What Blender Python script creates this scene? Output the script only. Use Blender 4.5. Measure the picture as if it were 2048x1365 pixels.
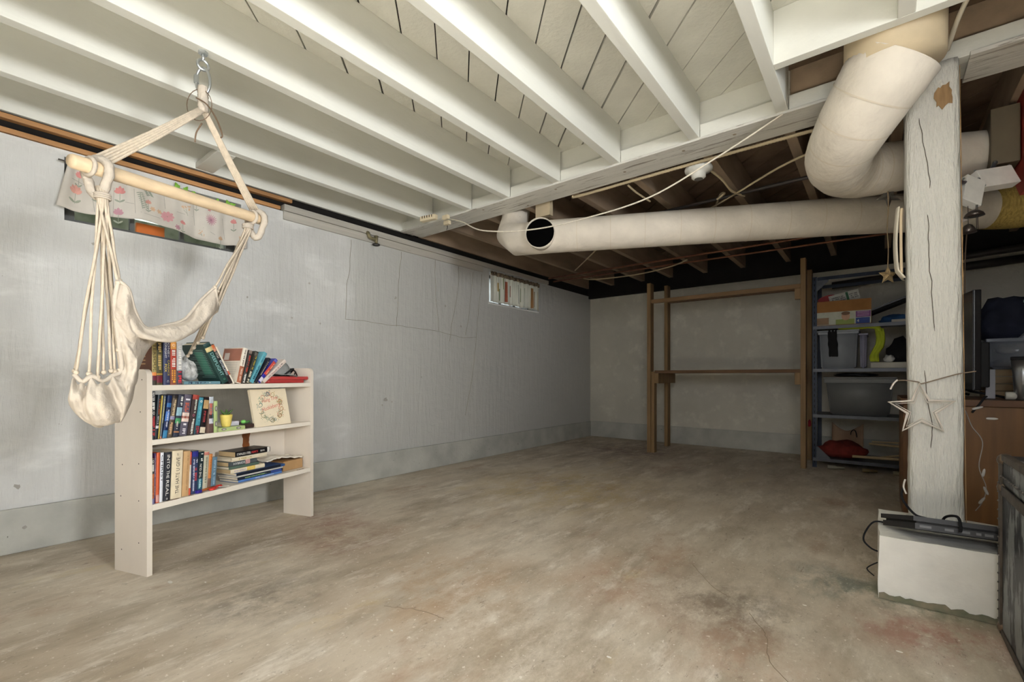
import bpy, bmesh, math, random
from mathutils import Vector, Matrix, noise
random.seed(7)
for o in list(bpy.data.objects): bpy.data.objects.remove(o)
scene = bpy.context.scene
COL = scene.collection
R = math.radians

# ------------------------------------------------------------------ camera
# level wide-angle lens, yawed 38.5 degrees left of the long side wall, shifted up
cam_d = bpy.data.cameras.new('camera'); cam = bpy.data.objects.new('camera', cam_d); COL.objects.link(cam)
cam_d.sensor_width = 36.0; cam_d.lens = 36.0 * 920.0 / 2048.0
cam_d.shift_y = 72.5 / 2048.0; cam_d.clip_start = 0.02
cam.location = (0, 0, 0.80); cam.rotation_euler = (R(90), 0, math.atan(731.0 / 920.0))
scene.camera = cam
# ------------------------------------------------------------------ world, light, exposure
w = bpy.data.worlds.new('world'); scene.world = w; w.use_nodes = True
w.node_tree.nodes['Background'].inputs[0].default_value = (0.92, 0.95, 1.0, 1); w.node_tree.nodes['Background'].inputs[1].default_value = 0.6
def area(name, loc, target, sx, sy, power, col=(1, 1, 1)):
    d = bpy.data.lights.new(name, 'AREA'); d.shape = 'RECTANGLE'; d.size = sx; d.size_y = sy; d.energy = power; d.color = col
    o = bpy.data.objects.new(name, d); COL.objects.link(o); o.location = loc
    o.rotation_euler = (Vector(target) - Vector(loc)).to_track_quat('-Z', 'Y').to_euler(); return o
area('daylight_doorway', (4.5, -1.45, 1.15), (-2.6, 0.6, 1.5), 0.7, 1.1, 60, (0.97, 0.985, 1.0))
area('daylight_side_window', (1.68, 0.70, 1.40), (-2.5, 0.9, 1.75), 0.45, 0.5, 27, (0.96, 0.98, 1.0)).data.spread = R(95)
area('daylight_rear_window', (0.35, -1.07, 1.55), (-0.9, 1.0, 0.0), 1.4, 0.8, 24, (0.97, 0.985, 1.0)).data.spread = R(120)
area('added_ceiling_fill', (0.35, -1.06, 1.15), (-1.3, 1.2, 2.4), 1.4, 0.5, 3, (1.0, 0.99, 0.97)).data.spread = R(120)  # added fill lamp, aimed up to brighten the ceiling
area('added_floor_bounce', (4.2, -0.80, 2.9), (0.1, -0.62, 0.0), 0.3, 0.3, 290, (0.89, 0.95, 1.0)).data.spread = R(20)  # added lamp on the unseen floor; its bounce lifts joists and walls
area('daylight_far_window', (-3.42, 3.92, 1.72), (-2.0, 3.92, 1.6), 0.8, 0.28, 1.6, (0.92, 0.97, 1.0))
area('daylight_near_window', (-3.5, 0.79, 1.95), (-3.2, 0.79, 1.6), 0.7, 0.3, 4, (0.95, 1.0, 0.95))
if hasattr(scene, 'cycles'):
    scene.cycles.adaptive_threshold = 0.02
    scene.cycles.max_bounces = 8; scene.cycles.diffuse_bounces = 4; scene.cycles.glossy_bounces = 3; scene.cycles.transmission_bounces = 6
vs = scene.view_settings
vs.view_transform = 'Standard'; vs.look = 'None'; vs.gamma = 1.0; vs.exposure = 0.0; vs.use_curve_mapping = False

# ------------------------------------------------------------------ materials
def lin(c):
    return tuple((x / 255 / 12.92) if x / 255 <= 0.04045 else ((x / 255 + 0.055) / 1.055) ** 2.4 for x in c) + (1.0,)
_M = {}
def mat(key, col, rough=0.6, var=0.10, scale=9.0, bump=0.0, bscale=40.0, metal=0.0, stretch=(1, 1, 1), col2=None,
        fleck=None, fl_th=0.68, fl_scale=14.0, spec=0.35, alpha=1.0, trans=0.0, glass=0.0, dist=0.004):
    if key in _M: return _M[key]
    m = bpy.data.materials.new(key); m.use_nodes = True; nt = m.node_tree; N = nt.nodes; L = nt.links
    b = N['Principled BSDF']; b.inputs['Roughness'].default_value = rough; b.inputs['Metallic'].default_value = metal
    b.inputs['Specular IOR Level'].default_value = spec
    tc = N.new('ShaderNodeTexCoord'); mp = N.new('ShaderNodeMapping'); mp.inputs['Scale'].default_value = stretch
    L.new(tc.outputs['Object'], mp.inputs['Vector'])
    n1 = N.new('ShaderNodeTexNoise'); n1.inputs['Scale'].default_value = scale; n1.inputs['Detail'].default_value = 5
    L.new(mp.outputs[0], n1.inputs['Vector'])
    c = lin(col); ca = [min(1, x * (1 + var)) for x in c[:3]] + [1]
    cb = lin(col2) if col2 else [x * (1 - var) for x in c[:3]] + [1]
    rp = N.new('ShaderNodeValToRGB'); rp.color_ramp.elements[0].position = 0.32; rp.color_ramp.elements[1].position = 0.68
    rp.color_ramp.elements[0].color = cb; rp.color_ramp.elements[1].color = ca
    L.new(n1.outputs['Fac'], rp.inputs['Fac']); out = rp.outputs['Color']
    if fleck:
        n2 = N.new('ShaderNodeTexNoise'); n2.inputs['Scale'].default_value = fl_scale; n2.inputs['Detail'].default_value = 8; n2.inputs['Roughness'].default_value = 0.7
        L.new(mp.outputs[0], n2.inputs['Vector'])
        r2 = N.new('ShaderNodeValToRGB'); r2.color_ramp.elements[0].position = fl_th; r2.color_ramp.elements[1].position = fl_th + 0.03
        L.new(n2.outputs['Fac'], r2.inputs['Fac'])
        mx = N.new('ShaderNodeMixRGB'); L.new(r2.outputs['Color'], mx.inputs['Fac']); L.new(out, mx.inputs['Color1']); mx.inputs['Color2'].default_value = lin(fleck); out = mx.outputs['Color']
    L.new(out, b.inputs['Base Color'])
    if bump:
        n3 = N.new('ShaderNodeTexNoise'); n3.inputs['Scale'].default_value = bscale; n3.inputs['Detail'].default_value = 5
        L.new(mp.outputs[0], n3.inputs['Vector'])
        bp = N.new('ShaderNodeBump'); bp.inputs['Strength'].default_value = bump; bp.inputs['Distance'].default_value = dist
        L.new(n3.outputs['Fac'], bp.inputs['Height']); L.new(bp.outputs[0], b.inputs['Normal'])
    if glass: b.inputs['Transmission Weight'].default_value = glass
    if alpha < 1: b.inputs['Alpha'].default_value = alpha
    if trans:
        t = N.new('ShaderNodeBsdfTranslucent'); L.new(out, t.inputs['Color'])
        ms = N.new('ShaderNodeMixShader'); ms.inputs[0].default_value = trans
        L.new(b.outputs[0], ms.inputs[1]); L.new(t.outputs[0], ms.inputs[2]); L.new(ms.outputs[0], N['Material Output'].inputs['Surface'])
    _M[key] = m; return m
def flat(col, rough=0.55):
    return mat('tint_%d_%d_%d_%d' % (col[0], col[1], col[2], rough * 100), col, rough, var=0.08, scale=30)

def floor_material():
    m = bpy.data.materials.new('stained_concrete'); m.use_nodes = True; nt = m.node_tree; N = nt.nodes; L = nt.links
    b = N['Principled BSDF']; b.inputs['Roughness'].default_value = 0.72; b.inputs['Specular IOR Level'].default_value = 0.3
    tc = N.new('ShaderNodeTexCoord')
    def noi(scale, stretch=(1, 1, 1), detail=6, rough=0.6, rot=0.0):
        mp = N.new('ShaderNodeMapping'); mp.inputs['Scale'].default_value = stretch; mp.inputs['Rotation'].default_value = (0, 0, rot)
        L.new(tc.outputs['Object'], mp.inputs['Vector'])
        n = N.new('ShaderNodeTexNoise'); n.inputs['Scale'].default_value = scale; n.inputs['Detail'].default_value = detail; n.inputs['Roughness'].default_value = rough
        L.new(mp.outputs[0], n.inputs['Vector']); return n.outputs['Fac']
    def ramp(fac, a, bb):
        r = N.new('ShaderNodeValToRGB'); r.color_ramp.elements[0].position = a; r.color_ramp.elements[1].position = bb
        L.new(fac, r.inputs['Fac']); return r.outputs['Color']
    def mix(fac, c1, c2, k=1.0):
        x = N.new('ShaderNodeMixRGB')
        if k < 1:
            mu = N.new('ShaderNodeMath'); mu.operation = 'MULTIPLY'; L.new(fac, mu.inputs[0]); mu.inputs[1].default_value = k; fac = mu.outputs[0]
        L.new(fac, x.inputs['Fac'])
        if isinstance(c1, tuple): x.inputs['Color1'].default_value = lin(c1)
        else: L.new(c1, x.inputs['Color1'])
        if isinstance(c2, tuple): x.inputs['Color2'].default_value = lin(c2)
        else: L.new(c2, x.inputs['Color2'])
        return x.outputs['Color']
    c = mix(ramp(noi(1.3), .38, .62), (214, 203, 185), (190, 176, 156))
    c = mix(ramp(noi(5, (1.0, .35, 1), 8, .7, 0.35), .45, .7), c, (142, 128, 108), .7)
    c = mix(ramp(noi(9, (1.0, .3, 1), 8, .75, 0.35), .53, .66), c, (232, 224, 210), .7)
    c = mix(ramp(noi(2.2, (1.0, .5, 1), 8, .7, 0.3), .57, .68), c, (158, 124, 98), .6)
    c = mix(ramp(noi(3.1, (1.2, .5, 1), 8, .7, -0.4), .60, .70), c, (206, 188, 142), .5)
    n_br = noi(7, (1, .6, 1), 9, .78)
    def spot(x, y, r, col, k, th=.42):
        nonlocal c
        vm = N.new('ShaderNodeVectorMath'); vm.operation = 'DISTANCE'; L.new(tc.outputs['Object'], vm.inputs[0]); vm.inputs[1].default_value = (x, y, 0)
        mr = N.new('ShaderNodeMapRange'); L.new(vm.outputs['Value'], mr.inputs['Value']); mr.inputs['From Min'].default_value = r * .25; mr.inputs['From Max'].default_value = r
        mr.inputs['To Min'].default_value = 1; mr.inputs['To Max'].default_value = 0
        mu = N.new('ShaderNodeMath'); mu.operation = 'MULTIPLY'; L.new(mr.outputs[0], mu.inputs[0]); L.new(ramp(n_br, th, th + .16), mu.inputs[1])
        c = mix(mu.outputs[0], c, col, k)
    for s in STAINS: spot(*s)
    c = mix(ramp(noi(26, (1, .5, 1), 6, .8, .3), .60, .72), c, (112, 98, 86), .7)
    c = mix(ramp(noi(60, (1, 1, 1), 3, .6), .64, .70), c, (246, 240, 230), .55)
    c = mix(ramp(noi(48, (1, .45, 1), 8, .85, .3), .60, .64), c, (92, 80, 70), .7)
    c = mix(ramp(noi(14, (1.5, .25, 1), 9, .8, .5), .62, .66), c, (112, 84, 66), .6)
    L.new(c, b.inputs['Base Color'])
    bp = N.new('ShaderNodeBump'); bp.inputs['Strength'].default_value = .5; bp.inputs['Distance'].default_value = .008
    L.new(noi(22, (1, .5, 1), 8, .75, .3), bp.inputs['Height']); L.new(bp.outputs[0], b.inputs['Normal'])
    return m

def wall_material(key, base, grain, old=None):
    m = bpy.data.materials.new(key); m.use_nodes = True; nt = m.node_tree; N = nt.nodes; L = nt.links
    b = N['Principled BSDF']; b.inputs['Roughness'].default_value = 0.5; b.inputs['Specular IOR Level'].default_value = 0.3
    tc = N.new('ShaderNodeTexCoord')
    def noi(scale, stretch=(1, 1, 1), detail=6, rough=.6):
        mp = N.new('ShaderNodeMapping'); mp.inputs['Scale'].default_value = stretch; L.new(tc.outputs['Object'], mp.inputs['Vector'])
        n = N.new('ShaderNodeTexNoise'); n.inputs['Scale'].default_value = scale; n.inputs['Detail'].default_value = detail; n.inputs['Roughness'].default_value = rough
        L.new(mp.outputs[0], n.inputs['Vector']); return n.outputs['Fac']
    def ramp(f, a, bb):
        r = N.new('ShaderNodeValToRGB'); r.color_ramp.elements[0].position = a; r.color_ramp.elements[1].position = bb; L.new(f, r.inputs['Fac']); return r.outputs['Color']
    def ramp2(f, a, bb):
        r = N.new('ShaderNodeMapRange'); r.inputs['From Min'].default_value = a; r.inputs['From Max'].default_value = bb; L.new(f, r.inputs['Value']); return r.outputs[0]
    def mix(f, c1, c2, k):
        mu = N.new('ShaderNodeMath'); mu.operation = 'MULTIPLY'; L.new(f, mu.inputs[0]); mu.inputs[1].default_value = k
        x = N.new('ShaderNodeMixRGB'); L.new(mu.outputs[0], x.inputs['Fac'])
        if isinstance(c1, tuple): x.inputs['Color1'].default_value = lin(c1)
        else: L.new(c1, x.inputs['Color1'])
        x.inputs['Color2'].default_value = lin(c2); return x.outputs['Color']
    c = mix(ramp(noi(1.6), .35, .65), base, tuple(int(v * .93) for v in base), 1)
    c = mix(ramp(noi(7, (1, .4, 1)), .55, .7), c, tuple(min(255, int(v * 1.06)) for v in base), .8)
    c = mix(ramp(noi(38, (1, 1, 1), 4, .75), .70, .73), c, (110, 105, 98), .7)
    if old is not None:                                     # older, greyer coat beyond this distance along the wall
        sx = N.new('ShaderNodeSeparateXYZ'); L.new(tc.outputs['Object'], sx.inputs[0])
        m1 = N.new('ShaderNodeMath'); m1.operation = 'MULTIPLY_ADD'; L.new(noi(5, (1, 1, .5), 5, .6), m1.inputs[0]); m1.inputs[1].default_value = .12; L.new(sx.outputs['Y'], m1.inputs[2])
        c = mix(ramp2(m1.outputs[0], old[0], old[0] + .10), c, old[1], .85)
    L.new(c, b.inputs['Base Color'])
    ad = N.new('ShaderNodeMath'); ad.operation = 'ADD'; L.new(noi(*grain), ad.inputs[0]); L.new(noi(16, (1, .6, 1), 5, .55), ad.inputs[1])
    bp = N.new('ShaderNodeBump'); bp.inputs['Strength'].default_value = .62; bp.inputs['Distance'].default_value = .010
    L.new(ad.outputs[0], bp.inputs['Height']); L.new(bp.outputs[0], b.inputs['Normal'])
    return m

# ------------------------------------------------------------------ mesh helpers
def B(): return bmesh.new()
def box(bm, lo, hi, m=None, bev=0.0):
    c = [(a + b) / 2 for a, b in zip(lo, hi)]; s = [abs(b - a) for a, b in zip(lo, hi)]
    r = bmesh.ops.create_cube(bm, size=1, matrix=Matrix.Translation(c) @ Matrix.Diagonal(s + [1]))
    vs_ = r['verts']
    if bev:
        es = list({e for v in vs_ for e in v.link_edges})
        bmesh.ops.bevel(bm, geom=es, offset=bev, segments=2, affect='EDGES', profile=.6)
        if m is not None: raise ValueError
        return
    if m is not None: bmesh.ops.transform(bm, matrix=m, verts=vs_)
def tube(bm, pts, rad, seg=8, cap=True, closed=False):
    pts = [Vector(p) for p in pts]; n = len(pts)
    if not isinstance(rad, (list, tuple)): rad = [rad] * n
    rings = []; prev = None
    for i, p in enumerate(pts):
        if closed: t = pts[(i + 1) % n] - pts[i - 1]
        else: t = pts[min(i + 1, n - 1)] - pts[max(i - 1, 0)]
        t.normalize()
        if prev is None:
            u = t.cross(Vector((0, 0, 1)));
            if u.length < 1e-3: u = t.cross(Vector((1, 0, 0)))
            u.normalize()
        else:
            u = prev - t * prev.dot(t); u.normalize()
        prev = u; v = t.cross(u)
        rings.append([bm.verts.new(p + (u * math.cos(2 * math.pi * k / seg) + v * math.sin(2 * math.pi * k / seg)) * rad[i]) for k in range(seg)])
    for i in range(n if closed else n - 1):
        a, b = rings[i], rings[(i + 1) % n]
        for k in range(seg):
            bm.faces.new((a[k], a[(k + 1) % seg], b[(k + 1) % seg], b[k]))
    if cap and not closed:
        bm.faces.new(rings[0][::-1]); bm.faces.new(rings[-1])
def catmull(pts, n=6):
    P = [Vector(p) for p in pts]; out = []
    for i in range(len(P) - 1):
        p0, p1, p2, p3 = P[max(i - 1, 0)], P[i], P[i + 1], P[min(i + 2, len(P) - 1)]
        for k in range(n):
            t = k / n
            out.append(.5 * ((2 * p1) + (p2 - p0) * t + (2 * p0 - 5 * p1 + 4 * p2 - p3) * t * t + (3 * p1 - p0 - 3 * p2 + p3) * t ** 3))
    out.append(P[-1]); return out
def lathe(bm, prof, seg=16, origin=(0, 0, 0)):
    o = Vector(origin); rings = []
    for r, z in prof:
        rings.append([bm.verts.new(o + Vector((r * math.cos(2 * math.pi * k / seg), r * math.sin(2 * math.pi * k / seg), z))) for k in range(seg)])
    for a, b in zip(rings, rings[1:]):
        for k in range(seg): bm.faces.new((a[k], a[(k + 1) % seg], b[(k + 1) % seg], b[k]))
    bm.faces.new(rings[0][::-1]); bm.faces.new(rings[-1])
def poly(bm, pts2, place, thick):
    """outline in 2-D, mapped by place(u,v,w), w = 0 and thick"""
    a = [bm.verts.new(place(u, v, 0)) for u, v in pts2]; b = [bm.verts.new(place(u, v, thick)) for u, v in pts2]
    bm.faces.new(a[::-1]); bm.faces.new(b); n = len(a)
    for i in range(n): bm.faces.new((a[i], a[(i + 1) % n], b[(i + 1) % n], b[i]))
def grid(bm, nu, nv, fn):
    V = [[bm.verts.new(fn(i / nu, j / nv)) for j in range(nv + 1)] for i in range(nu + 1)]
    for i in range(nu):
        for j in range(nv): bm.faces.new((V[i][j], V[i + 1][j], V[i + 1][j + 1], V[i][j + 1]))
def obj(name, bm, m, parent=None, smooth=False, mtx=None):
    bmesh.ops.recalc_face_normals(bm, faces=bm.faces)
    me = bpy.data.meshes.new(name); bm.to_mesh(me); bm.free()
    if smooth:
        for p in me.polygons: p.use_smooth = True
    me.materials.append(m)
    o = bpy.data.objects.new(name, me); COL.objects.link(o)
    if parent is not None: o.parent = parent
    if mtx is not None: o.matrix_local = mtx
    return o
def tag(o, label, cat, group=None):
    o['label'] = label; o['category'] = cat
    if group: o['group'] = group
    return o
def thing(name, label, cat, loc=(0, 0, 0), rot=(0, 0, 0), group=None):
    o = bpy.data.objects.new(name, None); COL.objects.link(o); o.empty_display_size = .05
    o.location = loc; o.rotation_euler = rot; return tag(o, label, cat, group)
def struct(name, bm, m, smooth=False):
    o = obj(name, bm, m, smooth=smooth); o['kind'] = 'structure'; return o
def solid(o, t, off=0):
    s = o.modifiers.new('thickness', 'SOLIDIFY'); s.thickness = t; s.offset = off
_T = {}
def text_verts(s):
    """triangles of a word, normalised to height 1 (cap height), origin lower left"""
    if s in _T: return _T[s]
    cu = bpy.data.curves.new('t', 'FONT'); cu.body = s; cu.resolution_u = 2
    ob = bpy.data.objects.new('t', cu); COL.objects.link(ob)
    dg = bpy.context.evaluated_depsgraph_get(); me = ob.evaluated_get(dg).to_mesh()
    V = [v.co.copy() for v in me.vertices]; F = [tuple(p.vertices) for p in me.polygons]
    ob.evaluated_get(dg).to_mesh_clear(); bpy.data.objects.remove(ob); bpy.data.curves.remove(cu)
    x0 = min(v.x for v in V); y0 = min(v.y for v in V); y1 = max(v.y for v in V); h = y1 - y0
    _T[s] = ([((v.x - x0) / h, (v.y - y0) / h) for v in V], F, max((v.x - x0) / h for v in V)); return _T[s]
def put_text(bm, s, place, length, height):
    """place(a,b): a along the words 0..length, b across 0..height"""
    if s.startswith('#'):
        rnd = random.Random(s); a = 0.0
        while a < length * .97:
            wd = height * rnd.uniform(.25, .7)
            if rnd.random() < .86:
                h0 = 0 if rnd.random() < .7 else height * .3
                q = [(a, h0), (min(a + wd, length), h0), (min(a + wd, length), height), (a, height)]
                bm.faces.new([bm.verts.new(place(x, y)) for x, y in q])
            a += wd + height * .22
        return
    V, F, wid = text_verts(s)
    vv = [bm.verts.new(place(x / wid * length, y * height)) for x, y in V]
    for f in F:
        try: bm.faces.new([vv[i] for i in f])
        except ValueError: pass
# ================================================================== SETTING
STAINS = [(-2.07, 1.25, .34, (136, 98, 80), .65), (-1.74, .73, .30, (124, 114, 102), .7), (-.77, 1.68, .36, (160, 118, 90), .5),
          (-.39, 1.73, .34, (118, 104, 90), .7), (.08, 1.90, .24, (160, 104, 90), .6), (-1.78, 2.86, .9, (190, 166, 110), .6),
          (-.10, 2.18, .26, (98, 112, 104), .7), (.23, 1.94, .2, (164, 112, 98), .5), (-2.14, 4.78, .9, (112, 86, 84), .6),
          (-2.41, 1.39, .30, (146, 102, 86), .6), (-1.26, 1.21, .5, (170, 138, 104), .6), (.15, 2.2, .22, (92, 116, 92), .8),
          (-.32, 1.47, .3, (164, 122, 96), .4), (-.75, 1.05, .45, (150, 134, 112), .6), (-2.24, .80, .28, (130, 120, 108), .5)]
M_floor = floor_material()
M_wallL = wall_material('painted_plaster', (207, 207, 204), (30, (1, 1.0, .12), 4, .6), (1.96, (184, 184, 179)))
M_wallB = wall_material('back_plaster', (206, 203, 190), (22, (1, 1, .6), 4, .6))
M_foot = mat('bare_concrete_footing', (178, 178, 170), .75, .14, 6, .4, 50, fleck=(92, 88, 80), fl_th=.66, fl_scale=22)
M_white = mat('white_wood_paint', (222, 222, 213), .55, .05, 5, .25, 70, stretch=(1, .25, 1), fleck=(178, 170, 152), fl_th=.72, fl_scale=26)
M_board = mat('white_board_paint', (220, 219, 209), .6, .06, 7, .7, 60, fleck=(150, 142, 126), fl_th=.73, fl_scale=40)
M_gird = mat('worn_girder_paint', (212, 210, 202), .6, .08, 6, .5, 50, stretch=(.15, 2, 2), fleck=(150, 144, 134), fl_th=.58, fl_scale=22)
M_dark = mat('dark_old_wood', (142, 123, 102), .8, .28, 7, .4, 40, stretch=(1, .3, 1), fleck=(130, 116, 98), fl_th=.68, fl_scale=20)
M_darkb = mat('dark_subfloor', (98, 81, 65), .85, .28, 6, .4, 40)
M_brown = mat('brown_sill_wood', (166, 122, 78), .6, .22, 10, .3, 40, stretch=(1, .2, 1))
M_black = mat('black_gap', (22, 19, 17), .9, .2, 12)
M_greyp = mat('weathered_paint', (176, 172, 162), .6, .14, 9, .4, 40, stretch=(1, .15, 3), fleck=(96, 78, 58), fl_th=.66, fl_scale=12)

WX, BY, RX, FY = -3.08, 5.60, 1.60, -1.00
ZJ, ZC = 2.006, 2.215                                   # joist underside, subfloor underside
bm = B(); box(bm, (WX - .3, FY - .3, -.12), (RX + .3, BY + .3, 0)); floor = struct('floor', bm, M_floor)
def wall_with_holes(name, axis, at, thick, u0, u1, z0, z1, holes, m):
    """flat wall; axis x or y is the normal, boxes laid around rectangular holes (u0,u1,z0,z1)"""
    us = sorted({u0, u1} | {h[0] for h in holes} | {h[1] for h in holes}); zs = sorted({z0, z1} | {h[2] for h in holes} | {h[3] for h in holes})
    bm = B()
    for a, b in zip(us, us[1:]):
        for c, d in zip(zs, zs[1:]):
            if any(a >= h[0] - 1e-6 and b <= h[1] + 1e-6 and c >= h[2] - 1e-6 and d <= h[3] + 1e-6 for h in holes): continue
            if axis == 'x': box(bm, (min(at, at + thick), a, c), (max(at, at + thick), b, d))
            else: box(bm, (a, min(at, at + thick), c), (b, max(at, at + thick), d))
    bmesh.ops.remove_doubles(bm, verts=bm.verts, dist=1e-5)
    seen = {}
    for f in list(bm.faces): seen.setdefault(tuple(round(x, 4) for x in f.calc_center_median()), []).append(f)
    dup = [f for fs in seen.values() if len(fs) > 1 for f in fs]
    bmesh.ops.delete(bm, geom=dup, context='FACES')
    return struct(name, bm, m)
W1 = (.395, 1.185, 1.562, 1.868); W2 = (3.505, 4.345, 1.553, 1.868)
wall_left = wall_with_holes('wall_left', 'x', WX, -.24, FY, BY, 0, 1.90, [W1, W2], M_wallL)
wall_back = wall_with_holes('wall_back', 'y', BY, .2, WX, RX, 0, 1.865, [], M_wallB)
M_unseen = mat('darkened_unseen_wall', (96, 88, 80), .8, .2, 4)  # dark colour put on the unseen walls to cut bounce light
wall_right = wall_with_holes('wall_right', 'x', RX, .15, FY, BY, 0, 2.2, [(-.96, -.44, 0, 2.02), (.45, .95, 1.15, 1.78)], M_unseen)
wall_front = wall_with_holes('wall_front', 'y', FY, -.15, WX, RX, 0, 2.2, [(-.4, 1.1, .95, 1.95)], M_unseen)
bm = B(); box(bm, (WX, FY, 0), (WX + .018, BY, .203), bev=.006); struct('baseboard_left', bm, M_foot)
bm = B(); box(bm, (WX, BY - .018, 0), (RX, BY, .205), bev=.006); struct('baseboard_back', bm, M_foot)
# ---- sill zone above the side wall
def part(name, lo, hi, m, parent, bev=0): bm = B(); box(bm, lo, hi, bev=bev); return obj(name, bm, m, parent)
part('sill_backing', (WX - .24, FY, 1.90), (WX - .035, BY, 2.21), M_black, wall_left)
part('sill_board', (WX - .03, FY, 1.903), (WX + .012, 1.42, 1.926), M_brown, wall_left, .003)
part('sill_board', (WX - .03, FY, 1.968), (WX + .006, 1.50, 1.992), M_brown, wall_left, .003)
part('sill_board', (WX - .03, 1.44, 1.845), (WX + .014, 3.40, 1.900), M_greyp, wall_left, .003)
part('sill_board', (WX - .03, 1.44, 1.902), (WX + .022, 4.55, 1.944), M_greyp, wall_left, .003)
part('sill_beam', (WX - .02, BY - .05, 1.865), (RX, BY + .1, 2.21), M_black, wall_back)
CR = [[(1.943, 1.827), (1.934, 1.602), (1.905, 1.43), (1.897, 1.229)], [(2.403, 1.832), (2.378, 1.56), (2.358, 1.221)], [(2.776, 1.84), (2.782, 1.579), (2.824, 1.217)],
      [(3.069, 1.84), (3.056, 1.573), (2.991, 1.332), (2.953, 1.122)], [(3.26, 1.82), (3.225, 1.5), (3.169, 1.206)], [(3.397, 1.83), (3.345, 1.466), (3.309, 1.187), (3.246, .776), (3.156, .442)],
      [(1.897, 1.229), (2.019, 1.229), (2.358, 1.221), (2.776, 1.213), (3.122, 1.179), (3.309, 1.187)]]
M_crack = mat('hairline_crack', (132, 126, 108), .8, .2)
for i, c in enumerate(CR):
    bm = B(); tube(bm, [Vector((WX + .0012, y, z)) + Vector((0, noise.noise((y * 9, z * 9, i)) * .012, noise.noise((z * 9, y * 9, i + 5)) * .012)) for _, y, z in [tuple(p) for p in catmull([(0, y, z) for y, z in c], 8)]], .0016, 5)
    obj('crack', bm, M_crack, wall_left)
rnd = random.Random(3)
M_chip = mat('plaster_chip', (166, 162, 154), .8, .2)
for y, z, s in [(.24, .30, .011), (.26, .11, .010), (2.25, .62, .02), (2.31, .60, .008), (2.22, .58, .008), (1.62, 1.45, .008), (1.5, 1.2, .006), (1.7, 1.18, .006), (.5, 1.47, .008), (1.22, 1.3, .006), (2.62, .80, .006), (2.9, 1.45, .012), (3.1, 1.28, .01), (2.35, 1.45, .012)]:
    bm = B(); bmesh.ops.create_circle(bm, cap_ends=True, segments=9, radius=s, matrix=Matrix.Translation((WX + (.0195 if z < .2 else .0012), y, z)) @ Matrix.Rotation(R(90), 4, 'Y'))
    for v in bm.verts: v.co += Vector((0, rnd.uniform(-.4, .4) * s, rnd.uniform(-.4, .4) * s))
    obj('plaster_chip', bm, M_chip, wall_left)

# ---- ceiling: backing, diagonal boards, joists, girder
bm = B(); box(bm, (WX - .3, FY - .3, ZC + .02), (RX + .3, BY + .3, ZC + .06)); ceiling = struct('ceiling', bm, M_black)
def clip(pts, a, b, c):
    out = []
    for i in range(len(pts)):
        p, q = pts[i], pts[(i + 1) % len(pts)]
        dp, dq = a * p[0] + b * p[1] - c, a * q[0] + b * q[1] - c
        if dp <= 0: out.append(p)
        if dp * dq < 0:
            t = dp / (dp - dq); out.append((p[0] + (q[0] - p[0]) * t, p[1] + (q[1] - p[1]) * t))
    return out
def boards(x0, x1, y0, y1, m, gapv):
    k0 = int(((x0 + y0) / 2 ** .5 - .042) / .14) - 1; k1 = int(((x1 + y1) / 2 ** .5 - .042) / .14) + 2
    for k in range(k0, k1):
        g = (.0010 + .0100 * abs(noise.noise((k * 1.7, 3.3, 1)))) * gapv
        a = .042 + .14 * k + g; b = .042 + .14 * (k + 1) - g
        P = clip(clip([(x0, y0), (x1, y0), (x1, y1), (x0, y1)], 2 ** -.5, 2 ** -.5, b), -2 ** -.5, -2 ** -.5, -a)
        if len(P) < 3: continue
        dz = .0015 * noise.noise((k * 2.3, 1, 1)); bm = B(); poly(bm, P, lambda u, v, w: (u, v, ZC + dz + w), .018); obj('ceiling_board', bm, m, ceiling)
boards(WX - .05, -.34, FY, 2.50, M_board, 1.0); boards(-.34, RX, FY, 2.03, M_board, 1.0); boards(-.34, RX, 2.03, 2.50, M_darkb, 1.6)
boards(WX - .05, RX, 2.50, BY, M_darkb, 1.6)
JX = [-2.700, -2.285, -1.930, -1.533, -1.134, -.703, -.315, .099, .50, .90, 1.30]
for x in JX:
    y1 = 2.018 if x in (.099, .50, .90) else 2.41
    bm = B(); box(bm, (x - .047, FY, ZJ), (x, y1, ZC), bev=.0025); obj('joist', bm, M_white, ceiling)
    bm = B(); box(bm, (x - .047, 2.60, ZJ), (x, BY, ZC), bev=.0025); obj('joist', bm, M_dark, ceiling)
bm = B(); box(bm, (WX - .02, FY, ZJ - .004), (WX + .005, 2.463, ZC), bev=.002); obj('rim_joist', bm, M_white, ceiling)
bm = B(); box(bm, (WX - .02, 2.60, ZJ - .004), (WX + .005, BY, ZC), bev=.002); obj('rim_joist', bm, M_dark, ceiling)
bm = B(); box(bm, (-3.075, .94, ZJ - .002), (-2.747, 1.03, ZJ + .03), bev=.003); obj('blocking', bm, M_white, ceiling)
bm = B(); box(bm, (-.315, 2.018, ZJ), (1.2, 2.058, ZC), bev=.002); obj('header_joist', bm, M_white, ceiling)
bm = B(); box(bm, (WX + .01, 2.462, ZJ + .006), (RX, 2.60, ZC), bev=.003); obj('girder', bm, M_gird, ceiling)
bm = B(); box(bm, (WX + .01, 2.455, ZJ + .065), (-.317, 2.462, ZC), bev=.001); obj('girder_face', bm, M_white, ceiling)
bm = B(); box(bm, (-.315, 2.455, ZJ + .065), (RX, 2.462, ZC), bev=.001); obj('girder_face', bm, M_dark, ceiling)
xs = [WX + .005] + [v for x in JX for v in (x - .047, x)] + [RX]
for a, b in zip(xs[0::2], xs[1::2]):
    bm = B(); box(bm, (a + .001, 2.41, ZJ), (b - .001, 2.4615, ZJ + .071), bev=.003); obj('ledger_strip', bm, M_white, ceiling)
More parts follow.
